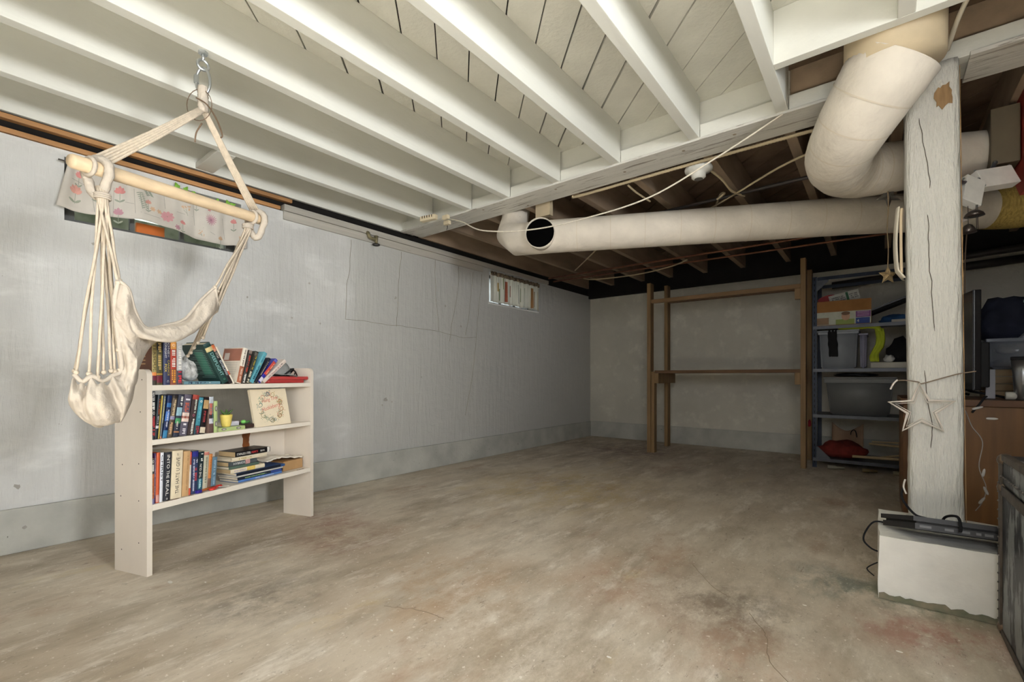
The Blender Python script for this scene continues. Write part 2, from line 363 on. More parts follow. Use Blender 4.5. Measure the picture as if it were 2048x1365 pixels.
bm = B(); box(bm, (WX + .01, 2.395, ZJ - .012), (.085, 2.52, ZJ), bev=.002); obj('girder_plank', bm, M_gird, ceiling)
bm = B(); box(bm, (WX + .01, 2.524, ZJ - .008), (.085, 2.61, ZJ + .006), bev=.002); obj('girder_plank', bm, M_gird, ceiling)
bm = B(); box(bm, (.27, 2.395, ZJ - .010), (RX, 2.605, ZJ + .006), bev=.002); obj('girder_plank', bm, M_gird, ceiling)
for i, (x, y) in enumerate([(-2.6, 2.47), (-2.2, 2.44), (-1.6, 2.46), (-1.15, 2.5), (-.8, 2.46), (-.55, 2.45), (-1.9, 2.57)]):
    bm = B(); bmesh.ops.create_circle(bm, cap_ends=True, segments=8, radius=.009, matrix=Matrix.Translation((x, y, ZJ - .0125))); obj('knot', bm, mat('wood_knot', (150, 138, 118), .7), ceiling)

# ---- support post on its plinth
post = thing('support_post', 'rough white painted timber post carrying the ceiling girder', 'post', (.172, 2.465, .227))
M_post = mat('wrinkled_white_paint', (208, 207, 200), .55, .05, 6, 1.0, 34, stretch=(3, 3, .55), fleck=(172, 158, 132), fl_th=.74, fl_scale=20, dist=.010)
M_bare = mat('bare_orange_wood', (140, 112, 78), .7, .3, 30, .4, 60, stretch=(2, 2, .3))
bm = B(); NZ = 60
def post_ring(z):
    f = z / (ZJ - .227 - .002); s = .079 + .003 * noise.noise((f * 3, 1, 2)); lx = -.010 + .018 * (1 - f) + .004 * noise.noise((f * 6, 9, 1))
    P = [];
    for k in range(4):
        a, b = [(-s, -s), (s, -s), (s, s), (-s, s)][k], [(s, -s), (s, s), (-s, s), (-s, -s)][k]
        for j in range(6):
            t = j / 6; x = a[0] + (b[0] - a[0]) * t; y = a[1] + (b[1] - a[1]) * t
            n_ = noise.noise((x * 25, y * 25, z * 14)) * .0022
            cor = .93 if j == 0 else 1
            P.append((x * cor + lx + (n_ if abs(x) > abs(y) else 0), y * cor + (n_ if abs(y) >= abs(x) else 0), z))
    return P
prev = None
for i in range(NZ + 1):
    ring = [bm.verts.new(p) for p in post_ring((ZJ - .229) * i / NZ)]
    if prev:
        for k in range(24): bm.faces.new((prev[k], prev[(k + 1) % 24], ring[(k + 1) % 24], ring[k]))
    else: bm.faces.new(ring[::-1])
    prev = ring
bm.faces.new(prev)
obj('post_timber', bm, M_post, post, smooth=True)
def ragged(bm, cx, cz, w, h, n=18, seed=0, y=-.0835, th=.0012):
    rr = random.Random(seed); poly(bm, [(cx + w * math.cos(2 * math.pi * k / n) * rr.uniform(.6, 1.05), cz + h * math.sin(2 * math.pi * k / n) * rr.uniform(.6, 1.05)) for k in range(n)], lambda u, v, q: (u, y - q, v), th)
bm = B(); ragged(bm, .025, 1.64, .030, .058, seed=4); obj('bare_patch', bm, M_bare, post)
for pts in [[(-.045, 1.58), (-.035, 1.50), (-.022, 1.40), (-.014, 1.30)], [(-.02, 1.20), (-.018, 1.14), (-.016, 1.02), (-.008, .9), (-.002, .75)], [(-.03, .60), (-.02, .48), (-.008, .38), (-.012, .3)]]:
    bm = B(); tube(bm, [(x + .004 * noise.noise((z * 22, x * 40, 1)), -.0815, z) for _, x, z in [(0, p[0], p[1]) for p in catmull([(x, z, 0) for x, z in pts], 6)]], [.0005] + [.0011] * (len(pts) * 6 - 6 - 1) + [.0005], 5); obj('timber_check', bm, mat('dark_check', (70, 62, 50), .9), post)
bm = B(); tube(bm, [(.0785 + .003 * noise.noise((i, 1, 1)) - .010 + .018 * (1 - i / 40), -.0785, 1.72 * i / 40 + .02) for i in range(41)], [.0012 + .0022 * abs(noise.noise((i * .7, 2, 2))) for i in range(41)], 5); obj('worn_edge', bm, M_bare, post)
bm = B(); box(bm, (.003, 2.135, 0), (.62, 2.56, .227)); bmesh.ops.subdivide_edges(bm, edges=bm.edges, cuts=14, use_grid_fill=True)
for v in bm.verts:
    n3 = Vector((noise.noise(v.co * 9), noise.noise(v.co * 9 + Vector((5, 0, 0))), noise.noise(v.co * 9 + Vector((0, 7, 0)))))
    if v.co.z > .01 and v.co.z < .22: v.co += Vector((n3.x, n3.y, 0)) * .006
    elif v.co.z >= .22: v.co += Vector((n3.x, n3.y, n3.z * .5)) * .007
tag(obj('concrete_plinth', bm, mat('chipped_white_concrete', (236, 234, 227), .65, .07, 8, .8, 30, fleck=(150, 136, 112), fl_th=.67, fl_scale=9)), 'white painted concrete plinth under the timber post', 'plinth')

bm = B(); rp_ = random.Random(12); n = 40
lowp = [(.004 + .585 * k / n, .002) for k in range(n + 1)]; upp = [(.004 + .585 * k / n, .016 + .016 * abs(noise.noise((k * .45, 4, 2))) + .010 * rp_.random()) for k in range(n, -1, -1)]
poly(bm, lowp + upp, lambda u, v, q: (u, 2.1325 - q, v), .0035); obj('worn_base', bm, mat('grimy_bare_concrete', (126, 118, 100), .85, .3, 18, .5, 40, col2=(92, 104, 84)), bpy.data.objects['concrete_plinth'])
# ================================================================== WINDOWS AND CURTAINS
M_fr = mat('grey_window_frame', (88, 88, 86), .5, .2, 20)
M_glass = mat('window_glass', (225, 235, 232), .05, .02, glass=1.0, alpha=.35)
def window(name, Wn, depth):
    y0, y1, z0, z1 = Wn; bm = B(); x = WX - depth
    box(bm, (x - .03, y0, z0), (x, y1, z0 + .035)); box(bm, (x - .03, y0, z1 - .03), (x, y1, z1)); box(bm, (x - .03, y0, z0 + .035), (x, y0 + .05, z1 - .03)); box(bm, (x - .03, y1 - .05, z0 + .035), (x, y1, z1 - .03))
    wnd = struct(name, bm, M_fr)
    n = 3
    for i in range(n):
        a = y0 + .05 + (y1 - y0 - .1) * i / n; b = y0 + .05 + (y1 - y0 - .1) * (i + 1) / n
        bm = B(); box(bm, (x - .018, a + .004, z0 + .035), (x - .013, b - .004, z1 - .03)); obj('pane', bm, M_glass, wnd)
        if i: bm = B(); box(bm, (x - .026, a - .010, z0 + .035), (x - .002, a + .010, z1 - .03)); obj('mullion', bm, M_fr, wnd)
    return wnd
win1 = window('window_1', W1, .10); win2 = window('window_2', W2, .10)
# window wells outside the two windows
M_well = mat('mossy_well', (116, 118, 104), .9, .35, 14, .6, 30, col2=(66, 78, 52))
for Wn in (W1, W2):
    y0, y1, z0, z1 = Wn; bm = B()
    box(bm, (WX - .62, y0 - .1, z0 - .1), (WX - .56, y1 + .1, 2.2)); box(bm, (WX - .56, y0 - .1, z0 - .1), (WX - .245, y1 + .1, z0 - .01)); box(bm, (WX - .56, y0 - .1, z0 - .01), (WX - .245, y0 - .05, 2.2)); box(bm, (WX - .56, y1 + .05, z0 - .01), (WX - .245, y1 + .1, 2.2))
    wl = struct('wall_well', bm, M_well)
def leaf(cx, cy, cz, s, rz, rx, lab, m=None):
    bm = B(); P = [(0, -.5), (.28, -.35), (.5, 0), (.3, .2), (.18, .55), (0, .8), (-.18, .55), (-.3, .2), (-.5, 0), (-.28, -.35)]
    poly(bm, [(u * s, v * s) for u, v in P], lambda u, v, q: (abs(u) * .35 + q, u, v), .0008)
    o = obj('ivy_leaf', bm, m or mat('ivy_green', (112, 160, 52), .45, .25, 40)); o.matrix_world = Matrix.Translation((cx, cy, cz)) @ Matrix.Rotation(rz, 4, 'Z') @ Matrix.Rotation(rx, 4, 'X')
    return tag(o, lab, 'leaf', 'ivy leaves in the near window')
IVY = ['leftmost ivy leaf poking over the floral valance', 'second ivy leaf from the left over the floral valance', 'small ivy leaf just right of the left ivy pair', 'tiny drooping ivy leaf in the middle of the valance top', 'large ivy leaf near the right end of the valance', 'rightmost ivy leaf over the floral valance']
for y, z, s, rx in [(.845, 1.872, .030, .4), (.885, 1.868, .026, -.5), (.925, 1.862, .018, 1.1), (1.045, 1.858, .016, 2.6), (1.10, 1.852, .030, .3), (1.125, 1.85, .026, -1.1)]:
    leaf(WX + .030, y, z - .01, s, -.3, rx, IVY.pop(0))
bm = B(); box(bm, (WX - .16, .70, 1.574), (WX - .135, .83, 1.66), bev=.004)
tag(obj('orange_plaque', bm, mat('orange_plastic', (222, 112, 28), .45, .12)), 'bright orange panel behind the near window under the valance', 'panel')

# floral valance
def cur1(u, v):
    """u along the wall 0..1, v from the top 0 to the hem 1"""
    y = .36 + u * .845; top = 1.842 - .012 * u; hem = 1.628 - .030 * u - .018 * math.sin(u * 9.5 + .6) - (.016 if u > .93 else 0)
    if u < .12: y += (.045 * (1 - v) ** 1.0) * (1 - u / .12)
    z = top + (hem - top) * v + .008 * math.sin(u * 47) * (1 - v)
    x = WX + .030 + .010 * math.sin(u * 33 + 1.2) * (.35 + .65 * v) + .006 * math.sin(u * 71) * (1 - .6 * v)
    return Vector((x, y, z))
M_val = mat('floral_cotton', (214, 208, 198), .85, .05, 10, .15, 300, trans=.15)
val = thing('floral_valance', 'cream valance printed with pink flowers over the near window', 'curtain', (0, 0, 0))
bm = B(); grid(bm, 120, 14, cur1); o = obj('valance_cloth', bm, M_val, val, smooth=True); solid(o, .0012)
bm = B(); tube(bm, [(WX + .030, .37, 1.838), (WX + .030, 1.20, 1.826)], .004, 8); obj('curtain_rod', bm, mat('dark_rod', (52, 46, 42), .5), val)
def decal(shapes, name, col):
    """flat print: 2-D outlines in metres on the cloth, laid a hair above it"""
    bm = B()
    for P in shapes:
        vv = []
        for a, b in P:
            u = (a - .36) / .845; vv.append(bm.verts.new(cur1(u, b) + Vector((.0018, 0, 0))))
        try: bm.faces.new(vv)
        except ValueError: pass
    obj(name, bm, flat(col, .85), val)
def petal(cy, cv, ang, l, wd):
    c, s = math.cos(ang), math.sin(ang); P = []
    for k in range(8):
        t = 2 * math.pi * k / 8; a = l * (.5 + .5 * math.cos(t)); b = wd * .5 * math.sin(t)
        P.append((cy + a * c - b * s, cv - (a * s + b * c) / .21))
    return P
def line(pts, wd):
    out = []
    for (a, b), (c, d) in zip(pts, pts[1:]):
        dx, dy = c - a, (d - b) * .21; l = math.hypot(dx, dy) or 1; nx, ny = -dy / l * wd, dx / l * wd / .21
        out.append([(a - nx, b - ny), (c - nx, d - ny), (c + nx, d + ny), (a + nx, b + ny)])
    return out
PINK, ROSE, MAU, ORA, GRN, BRN, GRY = (202, 150, 138), (198, 132, 128), (184, 140, 150), (206, 172, 140), (148, 154, 138), (150, 126, 112), (172, 168, 158)
def lotus(y, v, s, col): decal([petal(y, v, R(90) + k * .5, s * (1 - .12 * abs(k)), s * .42) for k in (-2, -1, 0, 1, 2)], 'printed_flower', col); decal(line([(y, v), (y, v + .22)], .0012) + [petal(y, v + .2, R(150), s * .7, s * .25), petal(y, v + .2, R(35), s * .7, s * .25)], 'printed_stem', GRN)
def daisy(y, v, s, col, n=9, cc=BRN): decal([petal(y, v, 2 * math.pi * k / n, s, s * .55 if n < 10 else s * .16) for k in range(n)], 'printed_flower', col); decal([petal(y - s * .2, v, 0, s * .4, s * .4)], 'printed_centre', cc)
def spray(y, v, s): decal([petal(y + random.uniform(-s, s), v + random.uniform(-s, s) / .21, random.random() * 6, s * .45, s * .35) for _ in range(9)], 'printed_flower', ORA); decal(line([(y, v), (y + s * .4, v + s * 1.5 / .21)], .001) + line([(y - s * .5, v + .05), (y + s * .2, v + s * 1.0 / .21)], .001), 'printed_stem', GRN)
def fern(y, v, s): decal(line([(y, v), (y + .01, v + s / .21)], .001) + [petal(y + .003 * k, v + s / .21 * k / 9, R(200 + 0 * k), .016, .004) for k in range(9)] + [petal(y + .003 * k, v + s / .21 * k / 9, R(-20), .016, .004) for k in range(9)], 'printed_fern', (128, 140, 122))
random.seed(11)
daisy(.55, .62, .012, ORA, 6); spray(.62, .12, .014); lotus(.505, .52, .026, PINK); spray(.96, .82, .012); lotus(.715, .55, .022, PINK); spray(1.17, .75, .012); lotus(.87, .78, .02, ROSE); lotus(.425, .62, .042, PINK); lotus(.435, .26, .03, ROSE); lotus(.598, .44, .036, ROSE); lotus(.592, .93, .034, MAU); fern(.678, .28, .09); fern(.70, .12, .05)
daisy(.80, .72, .030, (200, 148, 152)); daisy(.845, .92, .014, MAU, 6); spray(.885, .36, .022); daisy(1.01, .45, .030, MAU, 16, (150, 110, 124)); lotus(1.06, .9, .02, ORA); lotus(1.13, .42, .026, ROSE)
daisy(.735, .66, .013, ORA, 6); daisy(.765, .66, .013, ORA, 6); spray(.545, .28, .012); daisy(1.0, .2, .012, ROSE, 6); lotus(.94, .14, .02, ROSE); petal_l = [(.52, .35), (.525, .9)]
for p in [[(.48, .18), (.50, .95)], [(.53, .1), (.545, .55), (.53, .66)], [(.575, .30), (.57, 1.0)], [(.655, .22), (.66, .85)], [(.785, .12), (.792, .52)], [(.92, .08), (.93, .7)], [(1.07, .38), (1.085, .86)], [(.62, .62), (.70, .62)], [(.84, .55), (.92, .5)], [(.68, .8), (.77, .82)], [(.97, .7), (1.03, .8)], [(.40, .36), (.47, .42)], [(.5, .7), (.555, .7)]]:
    decal(line(p, .0011), 'printed_line', GRY)

# small far curtain
def cur2(u, v):
    y = 3.497 + u * .862; top = 1.862 - .004 * math.sin(u * 60); hem = 1.566 + .004 * math.sin(u * 30)
    return Vector((WX + .022 + .012 * math.sin(u * 62) * (.5 + .5 * v) + .005 * math.sin(u * 143 + v), y, top + (hem - top) * v))
c2 = thing('short_curtain', 'short gathered curtain with red and green streaks over the far window', 'curtain')
def curtain2_mat():
    m = mat('streaked_cotton', (226, 224, 214), .85, .05, 8, trans=.55); nt = m.node_tree; N = nt.nodes; L = nt.links
    return m
bm = B(); grid(bm, 160, 8, cur2); o = obj('curtain_cloth', bm, curtain2_mat(), c2, smooth=True); solid(o, .001)
for u0, u1, v0, v1, col in [(.27, .31, .2, .92, (150, 84, 62)), (.36, .39, .3, .7, (150, 110, 96)), (.12, .15, .3, .6, (176, 150, 100)), (.16, .18, .5, .9, (120, 134, 96)), (.58, .60, .3, .8, (130, 140, 100)), (.66, .68, .25, .9, (118, 126, 90)), (.80, .84, .2, .95, (150, 112, 70)), (.88, .90, .3, .9, (140, 110, 66)), (.75, .77, .5, 1, (184, 160, 104)), (.93, .96, .3, 1, (196, 176, 120)), (.22, .24, .1, .5, (140, 150, 110)), (.46, .47, .3, .9, (170, 172, 160)), (.52, .53, .2, .9, (176, 176, 168))]:
    bm = B(); grid(bm, 4, 10, lambda a, b: cur2(u0 + (u1 - u0) * a, v0 + (v1 - v0) * b) + Vector((.0016, 0, 0))); obj('printed_streak', bm, flat(col, .85), c2)
bm = B(); grid(bm, 160, 2, lambda u, v: cur2(u, 0) + Vector((.006 + .006 * math.sin(u * 97), 0, .012 - .040 * v))); o = obj('gathered_heading', bm, mat('heading_print', (120, 104, 84), .85, .5, 60, col2=(46, 42, 36)), c2, smooth=True); solid(o, .002)
part('window_ledge', (WX - .02, 3.49, 1.540), (WX + .014, 4.36, 1.556), mat('ledge_paint', (222, 222, 218), .5), win2, .002)

# ================================================================== DUCTS
M_duct = mat('duct_wrap', (216, 208, 194), .7, .07, 9, .9, 26, fleck=(158, 146, 124), fl_th=.70, fl_scale=12)
M_tin = mat('bare_yellowed_tin', (196, 180, 150), .55, .12, 8, .1, 30)
M_seam = mat('duct_seam', (208, 197, 178), .7, .1)
def bands(parent, path, radf, at, wd=.006, name='seam_band', m=None):
    for f in at:
        i = f * (len(path) - 1); k = min(int(i), len(path) - 2); p = path[k].lerp(path[k + 1], i - k); t = (path[k + 1] - path[k]).normalized()
        r = radf(f); bm = B(); q = t.to_track_quat('Z', 'Y').to_matrix().to_4x4(); q.translation = p
        bmesh.ops.create_cone(bm, cap_ends=False, segments=36, radius1=r, radius2=r, depth=wd, matrix=q); obj(name, bm, m or M_seam, parent, smooth=True)
def lerp_list(v, f): i = f * (len(v) - 1); k = min(int(i), len(v) - 2); return v[k] + (v[k + 1] - v[k]) * (i - k)
big = thing('duct_elbow', 'fat cream wrapped duct bending down in front of the post', 'duct')
ctrl = [(.052, 2.226, 1.988), (-.002, 2.25, 1.912), (-.085, 2.34, 1.815), (-.135, 2.50, 1.770), (-.09, 2.68, 1.765), (.05, 2.80, 1.785), (.24, 2.92, 1.815), (.44, 3.05, 1.835)]
rr_ = [.153, .146, .134, .126, .118, .112, .104, .098]
path = catmull(ctrl, 8); rad = [lerp_list(rr_, i / (len(path) - 1)) for i in range(len(path))]
bm = B(); tube(bm, path, [r * (1 + .014 * noise.noise((i * .6, 2, 1))) for i, r in enumerate(rad)], 36); obj('wrapped_elbow', bm, M_duct, big, smooth=True)
bm = B(); tube(bm, [(.044, 2.226, 1.955), (.048, 2.225, 2.21)], [.150, .150], 36); obj('tin_riser', bm, M_tin, big, smooth=True)
bands(big, path, lambda f: lerp_list(rad, f) + .0015, [.17, .255, .33, .40, .46, .50, .53, .56, .60, .66, .80], .005)
part('plenum_box', (.385, 2.86, 1.72), (.474, 3.22, 1.965), mat('dull_plenum_tin', (92, 82, 64), .6), big, .004)
pipe = thing('heating_duct', 'long cream wrapped duct with a round open hole below the dark joists', 'duct')
ctrl = [(-2.13, 2.76, 2.16), (-2.12, 2.70, 1.96), (-2.10, 2.63, 1.84), (-2.00, 2.575, 1.775), (-1.764, 2.65, 1.770), (-1.2, 2.915, 1.772), (-.13, 3.43, 1.770), (.553, 3.81, 1.770), (1.3, 4.22, 1.77)]
path = [Vector(p) for p in ctrl[:5]] + [Vector(ctrl[4]).lerp(Vector(ctrl[6]), k / 14) for k in range(1, 15)] + [Vector(ctrl[6]).lerp(Vector(ctrl[8]), k / 10) for k in range(1, 11)]
bm = B(); tube(bm, path, [.10, .10, .104, .110] + [.110 + .0015 * noise.noise((i * .8, 1, 1)) for i in range(len(path) - 4)], 36); o = obj('wrapped_run', bm, M_duct, pipe, smooth=True)
straight = path[4:]
bands(pipe, straight, lambda f: .1115, [.06, .13, .20, .27, .335, .40, .47, .53, .585, .64], .004)
ax = (Vector(ctrl[6]) - Vector(ctrl[4])).normalized(); nrm = Vector((ax.y, -ax.x, -.06)).normalized()
hp = Vector(ctrl[4]) + ax * (-.055) + nrm * .04
q = nrm.to_track_quat('Z', 'Y').to_matrix().to_4x4()
bm = B(); tube(bm, [hp + nrm * .0, hp + nrm * .092], [.098, .098], 32, cap=False); o = obj('takeoff_collar', bm, M_duct, pipe, smooth=True); solid(o, .004)
bm = B(); tube(bm, [hp + nrm * .020, hp + nrm * .0755], [.094, .094], 32, cap=True); obj('dark_opening', bm, mat('hole_shade_black', (7, 7, 7), 1.0, .1, spec=0.0), pipe)  # black plug, the shade inside the hole put into its colour
bm = B(); tube(bm, [Vector(ctrl[6]).lerp(Vector(ctrl[8]), f) for f in (.43, .47, .51, .55)], [.1135, .116, .117, .1135], 30, cap=False); obj('yellow_bandage', bm, mat('yellowed_cloth', (176, 152, 84), .9, .3, 30, .7, 60, stretch=(4, 4, .6)), pipe, smooth=True)
bm = B(); box(bm, (-1.90, 2.66, 1.93), (-1.78, 2.70, 2.20)); tag(obj('tin_boot', bm, M_tin), 'yellowed tin boot rising between joists at the duct end', 'duct')

# ================================================================== CABLES, PIPES, LAMP HOLDER
def cable(name, label, cat, pts, r, m, n=8, seg=8, sm=True):
    bm = B(); tube(bm, catmull(pts, n) if n else [Vector(p) for p in pts], r, seg); return tag(obj(name, bm, m, smooth=sm), label, cat)
M_rope = mat('white_rope', (220, 212, 196), .9, .1, 60, .3, 200); M_cab = mat('beige_cable', (176, 160, 130), .6, .1); M_cop = mat('copper_pipe', (122, 82, 60), .45, .2, 20, metal=.5)
M_iron = mat('black_iron', (48, 44, 42), .5, .2, 20)
cable('sagging_rope', 'thin white rope sagging from the girder across the duct hole', 'rope', [(-2.52, 2.38, 1.985), (-2.30, 2.32, 1.90), (-2.03, 2.25, 1.765), (-1.70, 2.32, 1.722), (-1.35, 2.36, 1.725), (-.949, 2.375, 1.760), (-.60, 2.40, 1.89), (-.335, 2.385, 1.988)], .0042, M_rope)
bm = B(); P = catmull([(-1.58, 2.63, 1.994), (-1.50, 2.64, 1.992), (-.879, 2.64, 1.994), (-.30, 2.64, 1.992), (-.2, 2.66, 1.994)], 70); tube(bm, P, [.0100 if i % 2 else .0080 for i in range(len(P))], 8); tag(obj('armored_cable', bm, M_cab, smooth=True), 'ribbed armoured cable running along the back of the girder', 'cable')
lh = thing('lamp_holder', 'white porcelain lamp holder under the dark joists', 'lamp holder', (-.80, 2.72, 2.004)); lh.scale = (1.15, 1.15, 1.15)
bm = B(); lathe(bm, [(.060, 0), (.066, -.012), (.064, -.022), (.046, -.030), (.034, -.036), (.033, -.055), (.026, -.060), (.022, -.062)], 28); obj('porcelain_body', bm, mat('porcelain', (224, 224, 216), .25, .03), lh, smooth=True)
bm = B(); lathe(bm, [(.020, -.0615), (.020, -.064)], 20); obj('socket_mouth', bm, mat('socket_dark', (80, 76, 66), .4), lh)
cable('black_pipe', 'thin black iron pipe crossing above the cream duct', 'pipe', [(-1.75, 3.19, 1.955), (-1.125, 3.175, 1.957), (-.329, 3.146, 1.957), (.3, 3.12, 1.96)], .011, M_iron, 2)
cable('copper_pipe', 'copper water pipe nearest the back wall under the joists', 'pipe', [(-2.995, 4.56, 1.93), (-.10, 4.66, 1.93), (1.4, 4.7, 1.93)], .009, M_cop, 2)
cable('copper_pipe', 'copper water pipe running just in front of its twin under the joists', 'pipe', [(-2.96, 4.40, 1.935), (-.10, 4.41, 1.935), (1.4, 4.42, 1.935)], .009, M_cop, 2)
cable('hanging_cable', 'beige cable looping from the lamp holder to the black pipe', 'cable', [(-.76, 2.75, 1.995), (-.72, 2.90, 1.97), (-.70, 3.05, 1.945), (-.66, 3.20, 1.95)], .007, M_cab)
cable('loop_cable', 'beige cable hooked over the black pipe above the duct', 'cable', [(-.86, 3.30, 1.95), (-.80, 3.18, 1.985), (-.76, 3.12, 1.965), (-.80, 3.10, 1.93)], .007, M_cab)
cable('grey_cable', 'straight pale cable stretched from duct elbow to black pipe', 'cable', [(-.20, 2.72, 1.935), (-.42, 2.86, 1.94), (-.70, 3.12, 1.945), (-.9, 3.3, 1.95)], .006, M_cab, 5)
cable('thin_cable', 'thin beige cable dropping between the first dark joists', 'cable', [(-1.22, 2.70, 2.0), (-1.21, 2.80, 1.985), (-1.19, 2.98, 1.975)], .006, M_cab)
cable('far_cable', 'pale cable drooping under the far joists by the copper pipes', 'cable', [(-2.7, 4.75, 1.96), (-2.5, 4.70, 1.915), (-2.0, 4.66, 1.895), (-1.6, 4.55, 1.90), (-1.42, 4.48, 1.925)], .007, M_cab)
cable('wall_cable', 'pale cable slanting from the cream duct to the far corner', 'cable', [(-1.35, 2.95, 1.90), (-1.9, 3.6, 1.93), (-2.55, 4.3, 1.95)], .006, M_cab, 5)
cable('white_cable', 'thick off white cable hanging beside the top of the post', 'cable', [(.30, 2.10, 2.20), (.27, 2.14, 2.14), (.225, 2.24, 2.07), (.205, 2.37, 2.03)], .008, mat('offwhite_cable', (206, 198, 180), .5))
tb = thing('terminal_rack', 'small cream slotted rack stuck under the last white joist', 'rack', (-2.62, 2.30, 1.998), (0, 0, R(10)))
M_cream = mat('cream_plastic', (222, 208, 176), .45, .06)
bm = B(); box(bm, (-.07, -.018, -.03), (.07, .018, .006), bev=.004); obj('rack_body', bm, M_cream, tb)
for k in range(5): bm = B(); box(bm, (-.052 + k * .022, -.0185, -.012), (-.044 + k * .022, -.006, .0065)); obj('slot', bm, mat('slot_dark', (66, 56, 44), .8), tb)
for x, y, z, l in [(-2.50, 2.36, 1.985, 'cream cable block at the girder front near the slotted rack'), (-2.56, 2.43, 1.975, 'cream cable block under the girder holding a dark wire')]:
    bm = B(); box(bm, (x - .028, y - .014, z - .016), (x + .028, y + .014, z + .014), bev=.004); tag(obj('cable_block', bm, M_cream), l, 'block')
cable('dark_wire', 'short dark wire dangling from the cream cable block', 'wire', [(-2.56, 2.43, 1.965), (-2.60, 2.47, 1.955), (-2.66, 2.52, 1.965)], .003, M_iron)
va = thing('brass_valve', 'old tarnished valve fixed to the side wall under the sill', 'valve', (WX, 2.07, 1.875))
M_brass = mat('tarnished_brass', (128, 120, 92), .5, .3, 30, metal=.4)
bm = B(); tube(bm, catmull([(.0, 0, .03), (.03, 0, .03), (.04, .005, .0), (.04, .045, -.01), (.04, .065, -.01)], 5), .013, 10); obj('valve_body', bm, M_brass, va, True)
bm = B(); tube(bm, [(.04, .065, .02), (.04, .065, -.045)], [.016, .010], 10); obj('valve_stem', bm, M_brass, va, True)
bm = B(); tube(bm, [(.04 + .026 * math.sin(k * .524), .065 + .026 * math.cos(k * .524), -.048) for k in range(12)], .005, 6, closed=True); obj('hand_wheel', bm, M_iron, va, True)
# ================================================================== HAMMOCK CHAIR
M_cot = mat('natural_cotton', (184, 174, 160), .9, .08, 14, .8, 60, dist=.006)
M_cord = mat('twisted_cord', (192, 179, 160), .9, .10, 90, .9, 180, stretch=(1, 1, .6), dist=.002)
M_dowel = mat('pale_pine_dowel', (208, 186, 154), .5, .12, 14, .1, 40, stretch=(3, .35, 3))
M_zinc = mat('zinc_steel', (190, 194, 194), .3, .08, 20, metal=.85)
hx, hy = -1.955, .622
hk = thing('ceiling_hook', 'zinc eye bolt and quick link under a white joist', 'hook', (hx, hy, ZJ))
bm = B(); lathe(bm, [(.016, -.010), (.016, 0)], 6); obj('nut', bm, M_zinc, hk)
bm = B(); lathe(bm, [(.006, -.034), (.006, -.008)], 10); obj('bolt_shank', bm, M_zinc, hk, True)
def ringpts(a, b, n=24, ax='y', cz=0, flatz=None): return [((a * math.cos(2 * math.pi * k / n), 0, cz + b * math.sin(2 * math.pi * k / n)) if ax == 'y' else (0, a * math.cos(2 * math.pi * k / n), cz + b * math.sin(2 * math.pi * k / n))) for k in range(n)]
bm = B(); tube(bm, ringpts(.018, .018, cz=-.050, ax='x'), .0052, 8, closed=True); obj('eye', bm, M_zinc, hk, True)
bm = B(); tube(bm, [(.0 + x * .7, x * .7, z) for x, _, z in ringpts(.024, .050, cz=-.110)], .0050, 8, closed=True); obj('quick_link', bm, M_zinc, hk, True)
bm = B(); lathe(bm, [(.0085, -.118), (.0085, -.090)], 6, (-.0165, -.0165, 0)); obj('link_sleeve', bm, M_zinc, hk)
ch = thing('hammock_chair', 'natural cotton hammock chair on a wooden spreader bar', 'hammock chair')
BL, BR = Vector((-1.898, .318, 1.448)), Vector((-2.115, .874, 1.491)); bd = (BR - BL).normalized()
bm = B(); a, b = BL - bd * .072, BR + bd * .048
tube(bm, [a, a + bd * .008] + [a.lerp(b, k / 6) for k in range(1, 6)] + [b - bd * .008, b], [.017, .0215] + [.0215] * 5 + [.0215, .017], 20); bar = obj('spreader_bar', bm, M_dowel, ch, True)
K = Vector((hx, hy, 1.80))
bm = B(); P = [(.012, .078), (.017, .074)] + [(.0165 + (.0018 if i % 2 else 0), .070 - i * .006) for i in range(13)] + [(.017, -.012), (.012, -.018)]; lathe(bm, P, 16, K); obj('rope_whipping', bm, M_cot, ch, True)
for E_, nm in ((BL, 0), (BR, 1)):
    side = bd.cross(Vector((0, 0, 1))).normalized()
    for j in range(5):
        o_ = (j - 2) * .0085
        bm = B(); spr = (side * .5 + bd * .6 + Vector((0, 0, -.55 if nm == 0 else 0))); top = K + Vector((0, 0, -.006)) + spr * o_ * .5; end = E_ + Vector((0, 0, .020)) + spr * o_ * 1.15
        tube(bm, [top.lerp(end, t / 6) + Vector((0, 0, -.004 * math.sin(math.pi * t / 6))) for t in range(7)], .0047, 6); obj('suspension_cord', bm, M_cord, ch, True)
    # wrapped loop round the bar, then the collar that gathers the hanging cords
    bm = B(); up = Vector((0, 0, 1)); P = []
    for k in range(26):
        an = 2 * math.pi * k / 26; rx, rz = .034, (.030 if math.sin(an) > 0 else .085)
        P.append(E_ + side * rx * math.cos(an) * (1 if math.sin(an) > -.3 else .75) + up * (rz * math.sin(an)) + bd * .012 * math.cos(an))
    P2 = []; 
    tube(bm, P, [.0125 + (.0015 if k % 2 else 0) for k in range(26)], 10, closed=True); obj('wrapped_loop', bm, M_cot, ch, True)
    bm = B(); tube(bm, [E_ + (side * math.cos(2 * math.pi * k / 20) + up * math.sin(2 * math.pi * k / 20)) * .0265 - bd * .022 for k in range(20)], .0065, 8, closed=True); obj('bar_hitch', bm, M_cot, ch, True)
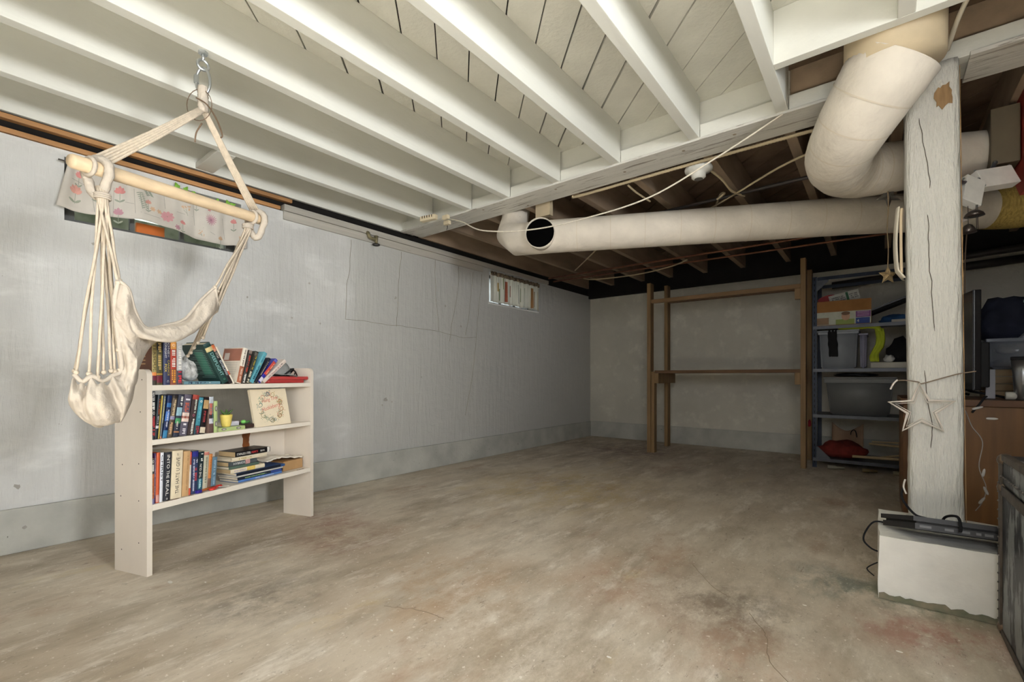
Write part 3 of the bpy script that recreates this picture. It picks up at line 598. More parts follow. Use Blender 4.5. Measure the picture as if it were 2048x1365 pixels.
FAB = [
    [(-1.809, 0.351, 1.095), (-1.809, 0.376, 1.07), (-1.832, 0.396, 1.01), (-1.866, 0.433, 0.961), (-1.9, 0.496, 0.979), (-1.933, 0.559, 1.009), (-1.96, 0.614, 1.083), (-1.973, 0.667, 1.144)],
    [(-1.818, 0.344, 1.039), (-1.804, 0.368, 1.004), (-1.825, 0.389, 0.952), (-1.848, 0.435, 0.923), (-1.872, 0.505, 0.922), (-1.92, 0.582, 0.967), (-1.957, 0.642, 1.03), (-2.001, 0.683, 1.088)],
    [(-1.84, 0.351, 0.978), (-1.847, 0.372, 0.936), (-1.86, 0.399, 0.91), (-1.91, 0.45, 0.932), (-1.951, 0.519, 0.939), (-2.005, 0.603, 0.974), (-2.03, 0.661, 1.034), (-2.083, 0.708, 1.067)],
    [(-1.859, 0.362, 0.905), (-1.85, 0.382, 0.887), (-1.854, 0.404, 0.848), (-1.912, 0.422, 0.821), (-2.0, 0.454, 0.913), (-2.062, 0.533, 0.961), (-2.119, 0.616, 0.996), (-2.155, 0.689, 1.035)],
    [(-1.879, 0.372, 0.824), (-1.865, 0.383, 0.789), (-1.865, 0.395, 0.766), (-1.931, 0.42, 0.788), (-2.034, 0.453, 0.897), (-2.132, 0.528, 0.965), (-2.181, 0.617, 0.994), (-2.214, 0.693, 1.023)],
    [(-1.874, 0.35, 0.805), (-1.844, 0.362, 0.749), (-1.855, 0.378, 0.71), (-1.925, 0.386, 0.665), (-2.033, 0.428, 0.774), (-2.147, 0.491, 0.948), (-2.22, 0.599, 0.983), (-2.245, 0.694, 1.017)],
    [(-1.86, 0.323, 0.789), (-1.826, 0.324, 0.732), (-1.853, 0.342, 0.675), (-1.913, 0.37, 0.663), (-2.047, 0.417, 0.757), (-2.163, 0.491, 0.952), (-2.232, 0.602, 0.976), (-2.262, 0.693, 1.01)],
    [(-1.846, 0.296, 0.804), (-1.825, 0.287, 0.733), (-1.861, 0.309, 0.663), (-1.912, 0.345, 0.654), (-2.06, 0.407, 0.739), (-2.178, 0.492, 0.953), (-2.249, 0.602, 0.973), (-2.277, 0.694, 1.007)],
    [(-1.854, 0.277, 0.787), (-1.828, 0.265, 0.742), (-1.867, 0.279, 0.681), (-1.919, 0.327, 0.65), (-2.07, 0.399, 0.739), (-2.194, 0.492, 0.954), (-2.264, 0.602, 0.97), (-2.292, 0.695, 1.003)],
    [(-1.86, 0.259, 0.81), (-1.831, 0.244, 0.757), (-1.87, 0.251, 0.716), (-1.928, 0.308, 0.667), (-2.079, 0.392, 0.757), (-2.209, 0.493, 0.955), (-2.279, 0.603, 0.966), (-2.307, 0.696, 1.0)]]
rows = [catmull(s, 9) for s in FAB]; nu = len(rows[0])
cols = [catmull([rows[j][i] for j in range(len(rows))], 6) for i in range(nu)]
bm = B(); V = []
for i, c in enumerate(cols):
    vv = []
    for j, p in enumerate(c):
        f = i / (nu - 1)
        n_ = noise.noise((j * .55, i * .07, 3.1)) * .016 * (.3 + min(1, 3 * min(f, 1 - f))) + noise.noise((j * .25 + i * .14, i * .16, 8)) * .011
        dip = .020 * math.sin(math.pi * (j % 6) / 6) * (math.exp(-i / 7) + .6 * math.exp(-(nu - 1 - i) / 7)) * (1 if j > 14 else .4)
        cr = .045 * math.exp(-((j - 33) / 1.7) ** 2) * min(1, i / 8) * max(0, 1 - i / 42) + .022 * math.exp(-((j - 45) / 1.3) ** 2) * min(1, i / 6) * max(0, 1 - i / 36) + .02 * math.exp(-((j - 21) / 1.6) ** 2) * max(0, 1 - i / 40)
        vv.append(bm.verts.new(p + Vector((n_ - cr * .95, -n_ * .4 + cr * .25, n_ * .3 - dip))))
    V.append(vv)
for i in range(len(V) - 1):
    for j in range(len(V[0]) - 1): bm.faces.new((V[i][j], V[i + 1][j], V[i + 1][j + 1], V[i][j + 1]))
fab = obj('seat_fabric', bm, M_cot, ch, True); solid(fab, .004); sb = fab.modifiers.new('smooth', 'SUBSURF'); sb.levels = 1; sb.render_levels = 1
for i in (0, nu - 1):                                      # rolled hems at both fabric ends
    bm = B(); tube(bm, [v for v in cols[i]], .0065, 8); obj('rolled_hem', bm, M_cot, ch, True)
bm = B(); tube(bm, [cols[i][0] for i in range(nu)], .005, 8); obj('rolled_hem', bm, M_cot, ch, True)
L0 = Vector((-1.886, .328, 1.344)); R0 = Vector((-2.112, .838, 1.427))
CL = [(-1.855, .263, .815), (-1.871, .263, .819), (-1.852, .291, .81), (-1.852, .31, .80), (-1.864, .326, .815), (-1.879, .347, .82), (-1.883, .356, .816), (-1.881, .37, .824), (-1.867, .362, .886), (-1.84, .351, .978), (-1.81, .35, 1.089), (-1.82, .355, 1.096)]
CR2 = [(-1.973, .667, 1.142), (-1.988, .681, 1.131), (-2.0, .685, 1.092), (-2.081, .709, 1.067), (-2.094, .712, 1.077), (-2.20, .70, .965), (-2.235, .692, .945), (-2.268, .688, .925), (-2.300, .686, .905), (-2.33, .684, .892)]
for C0, ends, E_ in ((L0, CL, BL), (R0, CR2, BR)):
    for k, e in enumerate(ends):
        off = Vector((math.cos(k * 2.4), math.sin(k * 2.4), 0)) * .011; e = Vector(e); st = C0 + off
        P = [E_.lerp(C0, .55) + off * .8, st + Vector((0, 0, .03)), st] + [st.lerp(e, t / 8) + Vector((noise.noise((k, t * .3, 1)), noise.noise((k, t * .3, 7)), 0)) * .006 for t in range(1, 8)] + [e]
        bm = B(); tube(bm, P, .0042, 6); obj('cord', bm, M_cord, ch, True)
        bm = B(); bmesh.ops.create_icosphere(bm, subdivisions=1, radius=.0085, matrix=Matrix.Translation(e)); obj('cord_knot', bm, M_cord, ch, True)
    for z in (.0, .006, .012):
        bm = B(); tube(bm, [C0 + Vector((.0185 * math.cos(2 * math.pi * q / 18), .0185 * math.sin(2 * math.pi * q / 18), z + .012)) for q in range(18)], .0036, 6, closed=True); obj('cord_binding', bm, M_cot, ch, True)
bm = B(); wz = 1.855
tube(bm, [(hx + .783 * .046 * math.cos(k * .2618), hy + .622 * .046 * math.cos(k * .2618) - .012, 1.803 + .058 * math.sin(k * .2618)) for k in range(24)], .0014, 6, closed=True)
tube(bm, catmull([(hx + .0, hy - .022, wz - .03), (hx + .04, hy, wz - .06), (hx + .075, hy + .02, wz - .12), (hx + .095, hy + .03, wz - .175), (hx + .088, hy + .028, wz - .185)], 6), .0026, 6)
tube(bm, catmull([(hx + .02, hy - .01, wz - .125), (hx - .005, hy - .02, wz - .155), (hx - .02, hy - .02, wz - .185)], 6), .0028, 6)
tag(obj('wire_loop', bm, mat('brown_wire', (104, 84, 66), .5), None, True), 'loose brown wire loop round the hammock rope whipping', 'wire')

# ================================================================== BOOKCASE
A = R(107.44); F0 = Vector((-2.288, .532, 0)); BK = Matrix.Translation(F0) @ Matrix.Rotation(A, 4, 'Z')     # x along shelves, y toward the wall
bc = thing('bookcase', 'low cream painted wooden bookcase by the side wall', 'bookcase', F0, (0, 0, A))
M_bc = mat('cream_bookcase_paint', (226, 216, 202), .5, .05, 5, .25, 30, stretch=(1, 1, .3), fleck=(158, 140, 116), fl_th=.745, fl_scale=30)
M_bce = mat('cream_edge_paint', (232, 224, 210), .5, .05, 6, .2, 30, fleck=(104, 90, 74), fl_th=.72, fl_scale=20)
LEN, DEP = .874, .206
for x0, zt in ((0, .832), (LEN - .020, .852)):
    bm = B(); P = [(0, 0), (DEP, 0), (DEP, zt), (.025, zt)] + [(.025 - .025 * math.sin(t * R(90) / 5), zt - .025 + .025 * math.cos(t * R(90) / 5)) for t in range(1, 6)]
    poly(bm, P, lambda u, v, q: (x0 + q, u, v), .020); obj('side_panel', bm, M_bc, bc)
for z0, z1, nm in ((.746, .768, 0), (.524, .546, 1), (.258, .283, 2)):
    bm = B(); box(bm, (.020, .001, z0), (LEN - .020, DEP, z1), bev=.0025); obj('shelf', bm, M_bce, bc)
bm = B(); box(bm, (.020, DEP - .006, .283), (LEN - .020, DEP, .524)); obj('back_panel', bm, M_bc, bc)
bm = B(); rr2 = random.Random(2); P = []
for k in range(9): P.append((.582 + rr2.uniform(-.004, .004), .518 - k * .0115))
for k in range(9): P.append((.622 + rr2.uniform(-.005, .005), .426 + k * .0115))
poly(bm, P, lambda u, v, q: (u, DEP - .0065 - q, v), .001); obj('bare_strip', bm, mat('bare_brown_stain', (128, 74, 34), .6, .35, 20), bc)
bm = B(); P = [(.200 + .008 * math.cos(k * .7) * rr2.uniform(.6, 1.2), .05 + .010 * math.sin(k * .7) * rr2.uniform(.6, 1.2)) for k in range(9)]; poly(bm, P, lambda u, v, q: (u, v, .5235 - q), .0008); obj('paint_chip', bm, flat((92, 46, 34)), bc)
M_hole = flat((70, 60, 50), .9)
for (y, z) in [(.04, .66), (.05, .45), (.155, .44), (.05, .30), (.165, .31), (.05, .13), (.16, .09), (.12, .75), (.03, .79)]:
    bm = B(); bmesh.ops.create_circle(bm, cap_ends=True, segments=10, radius=.0028, matrix=Matrix.Translation((-.0006, y, z)) @ Matrix.Rotation(R(90), 4, 'Y')); obj('screw_hole', bm, M_hole, bc)
for x, w_, z in [(.08, .05, .2845), (.17, .02, .2845), (.22, .012, .2845), (.76, .05, .284)]:
    bm = B(); rr2 = random.Random(int(x * 100)); poly(bm, [(x + w_ * k / 6, .001 + .004 * rr2.random()) for k in range(7)] + [(x + w_ * (6 - k) / 6, .010 + .004 * rr2.random()) for k in range(7)], lambda u, v, q: (u, v, .2832 + q), .0006); obj('paint_chip', bm, flat((118, 96, 74)), bc)

# ================================================================== BOOKS
M_page = mat('page_edges', (226, 214, 190), .8, .10, 60, .4, 30, stretch=(60, 1, 1)); M_tan = mat('tan_page_edges', (198, 172, 130), .8, .12, 60, .4, 30, stretch=(60, 1, 1))
def book(s0, w, h, lean, zb, col, label, dep=.125, ins=.006, texts=(), bands=(), hard=False, tan=False, yaw=0, group=None):
    """spine faces the room; lean in degrees, +right; 90 = lying flat with its head to the right"""
    a = R(lean); zz = zb + (w * math.sin(a) if a > 0 else 0)
    t = thing('book', label, 'book', (0, 0, 0), group=group)
    t.matrix_world = BK @ Matrix.Translation((s0, ins, zz)) @ Matrix.Rotation(a, 4, 'Y') @ Matrix.Rotation(R(yaw), 4, 'X')
    bt = .0026 if hard else .0013; e = .003 if hard else .0006; w -= .0008
    bm = B(); box(bm, (0, 0, 0), (bt, dep, h)); box(bm, (w - bt, 0, 0), (w, dep, h))
    n = 6; pr = [(bt * .2 + (w - .4 * bt) * k / n, -(.0018 if not hard else .003) * math.sin(math.pi * k / n)) for k in range(n + 1)] + [(w - bt * .2, .0016), (bt * .2, .0016)]
    poly(bm, pr, lambda u, v, q: (u, v, q), h); obj('cover', bm, mat('cover_%d_%d_%d' % col, col, .42, .10, 25), t)
    bm = B(); box(bm, (bt, .002, e), (w - bt, dep - e, h - e)); obj('pages', bm, M_tan if tan else M_page, t)
    yb = lambda x: -(.0018 if not hard else .003) * math.sin(math.pi * min(max(x / w, 0), 1)) - .0005
    for z0, z1, c in bands:
        bm = B(); n = 6; pr = [(w * k / n, yb(w * k / n) * 1.0) for k in range(n + 1)] + [(w * (n - k) / n, yb(w * (n - k) / n) + .0009) for k in range(n + 1)]
        poly(bm, pr, lambda u, v, q: (u, v, h * z0 + q), h * (z1 - z0)); obj('spine_band', bm, mat('band_%d_%d_%d' % c, c, .45, .2, 50), t)
    for s, c, dr, f0, f1, cr, sz in texts:                   # word, colour, d(own)/u(p), from, to (fraction of height), centre across, size across
        bm = B(); l = (f1 - f0) * h; hh = sz * w; cx = cr * w
        if dr == 'd': put_text(bm, s, lambda p, q: (cx - hh / 2 + q, yb(cx - hh / 2 + q) - .0006, h * f1 - p), l, hh)
        elif dr == 'u': put_text(bm, s, lambda p, q: (cx + hh / 2 - q, yb(cx + hh / 2 - q) - .0006, h * f0 + p), l, hh)
        obj('spine_title', bm, flat(c, .5), t)
    return t
WH, GO, RD, YE, OR = (236, 234, 226), (204, 176, 112), (186, 52, 48), (232, 206, 74), (226, 130, 62)
# top shelf
Z1, Z2, Z3 = .768, .546, .2835
b = book(.021, .0175, .193, 0, Z1, (92, 52, 30), 'thick brown book with gold spine at the left end of the top shelf', .15, .004, [('TTERSOUL', (70, 60, 40), 'd', .28, .95, .5, .62)], [(.27, 1, (176, 160, 104)), (.2, .27, (222, 140, 80)), (.1, .2, (112, 44, 62)), (0, .1, (66, 60, 52))], tan=True)
for k, (z, l) in enumerate([(.14, .06), (.125, .05), (.115, .05), (.085, .07), (.16, .06), (.10, .045)]):
    bm = B(); box(bm, (-.0009, .04, z), (-.0002, .04 + l, z + .0028)); obj('cover_line', bm, flat((206, 170, 120)), b)
bm = B(); box(bm, (-.0008, .02, .146), (-.0001, .13, .158)); obj('cover_band', bm, flat((142, 52, 36)), b)
book(.039, .0225, .191, 0, Z1, (86, 82, 54), 'olive dark book with gilt bands between gold and navy spines', .14, .004, [('#a1', GO, 'd', .3, .9, .45, .5)], [(.92, .97, (150, 124, 66)), (.22, .25, (178, 138, 60)), (.05, .2, (110, 40, 54)), (.75, .90, (40, 38, 36))])
book(.0635, .027, .192, 0, Z1, (52, 58, 92), 'navy blue hardback with bold white and yellow lettering on top shelf', .15, .003, [('GONE', WH, 'd', .66, 1.0, .72, .34), ('BY', WH, 'd', .60, .64, .72, .2), ('MIDNIGHT', WH, 'd', .58, .99, .30, .26), ('CANDICE', YE, 'd', .20, .54, .72, .30), ('FOX', YE, 'd', .28, .45, .30, .30), ('C', WH, 'd', .05, .10, .62, .3)], hard=True)
book(.0925, .0235, .183, 0, Z1, (206, 120, 62), 'orange paperback with white and amber lettering beside the navy hardback', .13, .004, [('#b2', WH, 'd', .40, .80, .5, .55), ('O', WH, 'd', .88, .94, .5, .5), ('#b3', (240, 178, 70), 'd', .03, .34, .5, .6)], [(.36, .82, (178, 70, 56)), (0, .36, (132, 76, 60)), (.82, 1, (222, 158, 84))])
book(.1185, .0235, .178, 0, Z1, (186, 186, 186), 'silver grey paperback with red lettered foot on the top shelf', .13, .005, [('#c1', WH, 'd', .36, .82, .5, .5), ('U', WH, 'd', .87, .93, .5, .5), ('#c4', (222, 62, 66), 'd', .03, .32, .5, .55)], [(0, .34, (74, 66, 78))])
fb = book(.1475, .014, .165, 90, Z1, (104, 140, 152), 'teal book lying flat under the crystal rock', .13, .006, [('#d1', (40, 52, 72), 'u', .12, .22, .5, .7), ('#d2', (52, 62, 84), 'u', .30, .58, .5, .6), ('#d5', WH, 'u', .62, .7, .5, .4)])
book(.322, .034, .200, -27.5, Z1, (38, 66, 62), 'large dark teal hardback leaning left with pale serif title', .15, .004, [('DEEPLIGHT', (152, 200, 198), 'd', .18, .76, .52, .46), ('O', (120, 190, 150), 'd', .07, .11, .55, .3)], [(.80, .90, (206, 190, 140)), (.96, 1, (60, 84, 84))], hard=True)
bt_ = bpy.data.objects['book.006'] if 'book.006' in bpy.data.objects else None
if bt_:
    for k in range(17):
        bm = B(); z = .172 - k * .0085; box(bm, (-.0009, .018, z), (-.0002, .018 + .09 + .02 * ((k * 7) % 3 - 1), z + .0022)); obj('blurb_line', bm, flat((120, 156, 146)), bt_)
    bm = B(); box(bm, (-.0006, .03, .05), (-.0001, .085, .165)); obj('blurb_glow', bm, flat((44, 112, 92)), bt_)
book(.3595, .0175, .200, -28, Z1, (46, 40, 42), 'dark slim book with bold pale title leaning left on the teal hardback', .135, .005, [('EDGELAND', (214, 228, 236), 'd', .22, .60, .52, .6), ('#e2', (200, 190, 180), 'd', .66, .93, .6, .25), ('#e3', (200, 190, 180), 'd', .66, .9, .25, .22)], [(.84, .99, (196, 104, 62))])
book(.3785, .009, .192, -27.5, Z1, (228, 220, 202), 'thin white paperback at the right of the left leaning books', .13, .006, [], [(.25, .35, (186, 84, 62))])
b10 = book(.393, .024, .176, 13, Z1, (232, 224, 210), 'cream and brown paperback leaning right with photo on its back cover', .135, .004, [('#f1', (120, 110, 100), 'd', .5, .95, .45, .3), ('#f2', (230, 200, 180), 'd', .08, .42, .5, .35)], [(.02, .48, (164, 100, 74))])
bm = B(); box(bm, (-.0009, .006, .11), (-.0002, .13, .172)); obj('back_cover_photo', bm, flat((162, 108, 90)), b10)
bm = B(); box(bm, (-.0012, .085, .115), (-.0008, .118, .150)); obj('back_cover_face', bm, flat((214, 204, 196)), b10)
for k in range(9): bm = B(); box(bm, (-.0008, .02, .10 - k * .009), (-.0002, .12, .1025 - k * .009)); obj('blurb_line', bm, flat((196, 190, 180)), b10)
book(.4215, .0185, .168, 14.5, Z1, (66, 62, 60), 'dark paperback with red title leaning right', .12, .005, [('#g1', (196, 70, 54), 'd', .34, .84, .55, .5), ('#g2', WH, 'd', .02, .28, .5, .5)], [(.9, 1, (130, 116, 108))])
book(.4425, .0185, .168, 20, Z1, (56, 56, 50), 'black paperback with yellow title leaning right', .12, .005, [('#h1', (206, 186, 80), 'd', .42, .84, .6, .4), ('#h2', (222, 214, 190), 'd', .02, .36, .5, .55)], [(.86, .96, (110, 106, 98))])
book(.4655, .022, .174, 28.5, Z1, (96, 164, 178), 'pale turquoise paperback leaning right among darker ones', .12, .005, [('#i1', (32, 82, 100), 'd', .06, .55, .5, .5), ('#i2', (48, 104, 120), 'd', .68, .9, .5, .35), ('*', (200, 200, 110), 'd', .58, .64, .5, .4)])
book(.4935, .0135, .152, 34, Z1, (34, 36, 48), 'small black paperback leaning right behind the bright blue one', .11, .005, [('#j1', (214, 202, 170), 'd', .3, .85, .55, .35)])
book(.5115, .0185, .160, 42, Z1, (54, 50, 150), 'bright blue and red paperback leaning steeply right', .115, .005, [('#k1', (240, 180, 140), 'd', .36, .86, .65, .38)], [(.33, .88, (196, 76, 66)), (.04, .2, (214, 208, 222)), (.9, .97, (110, 120, 200))])
book(.5385, .0205, .178, 50.5, Z1, (214, 200, 190), 'pale paperback leaning lowest onto the red flat books', .12, .006, [('#l1', (170, 130, 130), 'd', .2, .75, .5, .4), ('#l2', (90, 80, 80), 'd', .78, .85, .4, .3)])
book(.565, .0170, .255, 90, Z1, (176, 60, 58), 'red clothbound book lying flat, lower of two', .15, .020, [('#m1', (206, 110, 104), 'u', .02, .10, .5, .4)], hard=True)
book(.588, .0185, .262, 90, Z1 + .0175, (180, 66, 64), 'red clothbound book lying flat under the cap', .15, .018, hard=True)
# middle shelf
book(.0205, .0135, .197, 0, Z2, (52, 52, 56), 'tall charcoal paperback with white and red lettering at the end of the middle shelf', .125, .004, [('WATER', WH, 'd', .80, .98, .45, .62), ('#n1', WH, 'd', .62, .77, .45, .6), ('O', WH, 'd', .52, .58, .5, .6), ('#n2', (186, 62, 66), 'd', .08, .48, .5, .66)])
book(.0345, .0125, .182, 4.2, Z2, (34, 44, 50), 'black and teal paperback with a white shelf label', .12, .010, [('#o1', (196, 100, 60), 'd', .55, .9, .6, .4), ('#o2', (190, 184, 190), 'd', .34, .52, .5, .35)], [(.24, .30, (216, 212, 214))])
book(.0485, .0062, .178, 4.8, Z2, (186, 164, 78), 'thin mustard yellow paperback on the middle shelf', .12, .012)
book(.0555, .0072, .178, 5.6, Z2, (96, 104, 112), 'thin slate paperback beside the mustard one', .12, .012, [('#p1', (206, 206, 150), 'd', .35, .95, .5, .5)], [(.0, .05, (190, 130, 110))])
book(.0640, .0175, .178, 7.4, Z2, (24, 42, 84), 'dark blue paperback with bright blue crest', .12, .010, [('#q1', (210, 214, 226), 'd', .22, .66, .5, .35)], [(.72, .82, (58, 112, 172)), (.40, .62, (70, 116, 190)), (.0, .18, (62, 128, 172))])
book(.0835, .0185, .178, 8.0, Z2, (96, 84, 70), 'brown paperback with tan lettering beside the dark blue one', .12, .010, [('#r1', (206, 186, 150), 'd', .5, .92, .5, .5), ('#r2', (210, 170, 130), 'd', .08, .42, .4, .5)], [(.93, 1, (40, 36, 34)), (.42, .5, (150, 146, 178))])
book(.1045, .0225, .178, 8.0, Z2, (54, 58, 72), 'grey paperback with pale blue and green spine pictures', .12, .008, [('#s1', WH, 'd', .74, .96, .65, .4), ('#s2', (214, 208, 196), 'd', .18, .36, .4, .3)], [(.50, .70, (146, 182, 196)), (.32, .44, (74, 148, 100)), (.10, .13, (170, 120, 80))])
book(.1295, .0305, .178, 7.6, Z2, (92, 88, 102), 'wide mauve grey paperback with red title and flower picture', .12, .006, [('#t1', (196, 96, 74), 'd', .58, .80, .62, .26), ('#t2', (196, 96, 74), 'd', .58, .80, .32, .26), ('#t3', (226, 224, 230), 'd', .86, .9, .5, .6), ('#t4', (232, 228, 232), 'd', .04, .30, .5, .42)], [(.34, .56, (228, 206, 194)), (.42, .48, (206, 96, 72))])
book(.1625, .0280, .176, 8.4, Z2, (62, 52, 52), 'dark paperback with a yellow edge strip and white title', .12, .006, [('#u1', (214, 222, 210), 'd', .55, .93, .6, .28), ('#u2', (230, 232, 222), 'd', .02, .4, .55, .34), ('O', (222, 120, 150), 'd', .46, .52, .5, .3)], [(.88, 1, (150, 66, 56))])
book(.1935, .0195, .164, 8.0, Z2, (66, 134, 150), 'teal paperback with red foot on the middle shelf', .115, .006, [('#v1', (110, 178, 190), 'd', .32, .80, .5, .45), ('#v2', (186, 66, 72), 'd', .03, .22, .5, .6), ('o', WH, 'd', .86, .92, .5, .5)], [(0, .24, (50, 56, 66))])
book(.2155, .0240, .164, 8.6, Z2, (28, 22, 24), 'black paperback with tan portrait and barcode', .115, .006, [('#w1', (150, 60, 64), 'd', .3, .62, .45, .4)], [(.68, .92, (184, 152, 106)), (.02, .18, (214, 202, 178))], tan=True)
book(.2600, .0205, .165, 0, Z2, (150, 122, 110), 'worn multicoloured paperback beside the light green book', .12, .006, [('#x1', (226, 84, 78), 'd', .5, .82, .35, .3), ('#x2', (90, 150, 150), 'd', .3, .7, .75, .2)], [(.82, 1, (188, 196, 204)), (.26, .40, (196, 196, 204)), (0, .26, (92, 70, 66)), (.4, .52, (58, 50, 52))], tan=True)
g1 = book(.2825, .0165, .144, 0, Z2, (172, 190, 128), 'upright pale green book with grey ovals beside the pot', .115, .005)
g2 = book(.3025, .0185, .135, 90, Z2, (172, 190, 128), 'pale green book lying flat under the yellow pot', .115, .003)
for t_, zs in ((g1, (.04, .11)), (g2, (.025, .10))):
    for z in zs:
        bm = B(); poly(bm, [(.008 + .006 * math.cos(k * .524), z + .013 * math.sin(k * .524)) for k in range(12)], lambda u, v, q: (u, -.0022 - q, v), .0006); obj('spine_oval', bm, flat((112, 108, 100)), t_)
        bm = B(); poly(bm, [(.008 + .0035 * math.cos(k * .524), z + .008 * math.sin(k * .524)) for k in range(12)], lambda u, v, q: (u, -.0029 - q, v), .0006); obj('spine_oval', bm, flat((172, 168, 160)), t_)
book(.345, .021, .085, 90, Z2 + .019, (206, 204, 214), 'pale lilac booklet lying behind the yellow pot', .10, .035)
book(.4405, .020, .10, 90, Z2, (58, 42, 40), 'white paged book lying beside the illustrated album', .12, .030)
# illustrated album facing the room
al = thing('album', 'cream illustrated hardback album standing face out on the middle shelf', 'book'); al.matrix_world = BK @ Matrix.Translation((.512, .020, Z2)) @ Matrix.Rotation(R(-12.5), 4, 'X') @ Matrix.Rotation(R(-3), 4, 'Z')
bm = B(); box(bm, (0, 0, 0), (.212, .003, .195), bev=.001); box(bm, (0, .012, 0), (.212, .015, .195)); box(bm, (-.002, 0, 0), (.002, .015, .195)); obj('cover', bm, mat('cream_cover', (232, 218, 190), .5, .05), al)
bm = B(); box(bm, (.002, .003, .003), (.209, .012, .192)); obj('pages', bm, M_page, al)
def cov(bm, P): bm.faces.new([bm.verts.new((u, -.0006, v)) for u, v in P])
def curl(cx, cz, r, turns, wd, ph=0):
    out = []; n = int(14 * turns)
    pts = [(cx + r * (1 - .75 * k / n) * math.cos(ph + 6.283 * turns * k / n), cz + r * (1 - .75 * k / n) * math.sin(ph + 6.283 * turns * k / n)) for k in range(n + 1)]
    for (a, b), (c, d) in zip(pts, pts[1:]):
        dx, dy = c - a, d - b; l = math.hypot(dx, dy) or 1; nx, ny = -dy / l * wd, dx / l * wd
        out.append([(a - nx, b - ny), (c - nx, d - ny), (c + nx, d + ny), (a + nx, b + ny)])
    return out
rq = random.Random(9)
for col, n in (((126, 150, 122), 9), ((92, 126, 128), 6), ((172, 148, 84), 7), ((196, 122, 96), 5), ((132, 120, 70), 5)):
    bm = B()
    for k in range(n):
        an = rq.uniform(0, 6.283); cx, cz = .106 + .062 * math.cos(an), .100 + .070 * math.sin(an)
        for q in curl(cx, cz, rq.uniform(.009, .020), rq.uniform(.7, 1.4), .0012, rq.uniform(0, 6)): cov(bm, q)
        for _ in range(5):
            x, z = cx + rq.uniform(-.02, .02), cz + rq.uniform(-.02, .02); s = rq.uniform(.0015, .004); cov(bm, [(x - s, z), (x, z - s * .5), (x + s, z), (x, z + s * .5)])
    obj('cover_scroll', bm, flat(col), al)['kind'] = 'stuff'
for s, x, z, l, h, sl in [('Hung Tree', .058, .115, .095, .026, .20), ('Huckleberry', .052, .070, .110, .028, .22)]:
    bm = B(); put_text(bm, s, lambda p, q: (x + p, -.0009, z + q + p * sl), l, h); obj('cover_title', bm, flat((206, 112, 96)), al)
# bottom shelf
def low(*a, **k): return book(*a, **k)
low(.0205, .0125, .186, .6, Z3, (206, 120, 72), 'orange and grey paperback at the left end of the bottom shelf', .12, .010, [('#y1', (150, 88, 60), 'd', .16, .58, .5, .35), ('#y2', WH, 'd', .72, .86, .5, .5), ('O', WH, 'd', .9, .96, .5, .6)], [(.66, 1, (84, 80, 78)), (0, .12, (140, 140, 178))])
low(.0335, .0068, .205, 1.0, Z3, (72, 44, 92), 'thin purple paperback on the bottom shelf', .13, .014, [('#z1', (200, 170, 160), 'd', .1, .95, .5, .4)])
low(.0410, .0135, .206, 1.2, Z3, (196, 84, 44), 'orange red hardback on the bottom shelf', .14, .014, [], [(.02, .16, (206, 150, 140))], hard=True)
low(.0552, .0125, .204, 1.6, Z3, (216, 220, 226), 'white paperback with black vertical letters on the bottom shelf', .135, .014, [('CHRIST', (44, 48, 58), 'd', .40, .95, .45, .6)])
low(.0690, .0275, .202, 2.4, Z3, (48, 50, 56), 'charcoal book with large white title on the bottom shelf', .14, .014, [('INTO', WH, 'd', .66, .94, .5, .42), ('THE', WH, 'd', .46, .62, .5, .42), ('REAL', WH, 'd', .10, .42, .5, .42), ('*', WH, 'd', .02, .06, .5, .3)])
low(.0985, .0440, .202, 2.4, Z3, (230, 216, 186), 'thick cream paperback with black title reading upward', .14, .014, [('THE HATE U GIVE', (52, 48, 44), 'u', .10, .86, .54, .34), ('#A1', (150, 140, 120), 'u', .9, .95, .5, .16)])
low(.1455, .0290, .194, 3.0, Z3, (196, 160, 116), 'tan book with bare page edges facing out', .13, .016, [('#A2', (170, 130, 90), 'd', .1, .9, .6, .15)], tan=True)
low(.1765, .0100, .188, 1.8, Z3, (226, 218, 206), 'thin white paperback with red ends on the bottom shelf', .13, .020, [], [(.70, 1, (206, 96, 80)), (0, .16, (206, 90, 66))])
low(.1885, .0275, .190, 1.8, Z3, (50, 60, 92), 'dark blue paperback with red and white specks', .13, .020, [('#A3', (176, 70, 76), 'd', .3, .6, .62, .36), ('#A4', (190, 196, 214), 'd', .06, .8, .28, .22), ('#A5', (226, 226, 226), 'd', .68, .8, .75, .25)], [(.86, .98, (42, 44, 120))])
low(.2185, .0235, .180, 3.0, Z3, (26, 42, 48), 'black and teal paperback with white title reading upward', .12, .026, [('THE GUN', WH, 'u', .36, .70, .42, .4), ('#A6', (176, 214, 220), 'u', .10, .33, .42, .4), ('#A7', WH, 'u', .74, .96, .6, .4)], [(0, .34, (44, 92, 108))])
low(.2440, .0240, .178, 3.6, Z3, (186, 182, 162), 'pale sage paperback on the bottom shelf', .12, .030, [('#A8', (110, 112, 96), 'd', .2, .85, .5, .3)], [(.9, .98, (176, 112, 100))])
low(.2705, .0160, .162, 3.8, Z3, (206, 132, 72), 'orange paperback with brown foot beside the blue grey book', .115, .034, [('#A9', (170, 96, 50), 'd', .4, .95, .5, .3)], [(0, .32, (120, 92, 78))])
low(.2885, .0240, .144, 4.6, Z3, (96, 124, 142), 'short blue grey paperback ending the bottom row', .11, .038, [('#B1', (150, 176, 196), 'd', .1, .9, .5, .4)])
zs = Z3 + .001
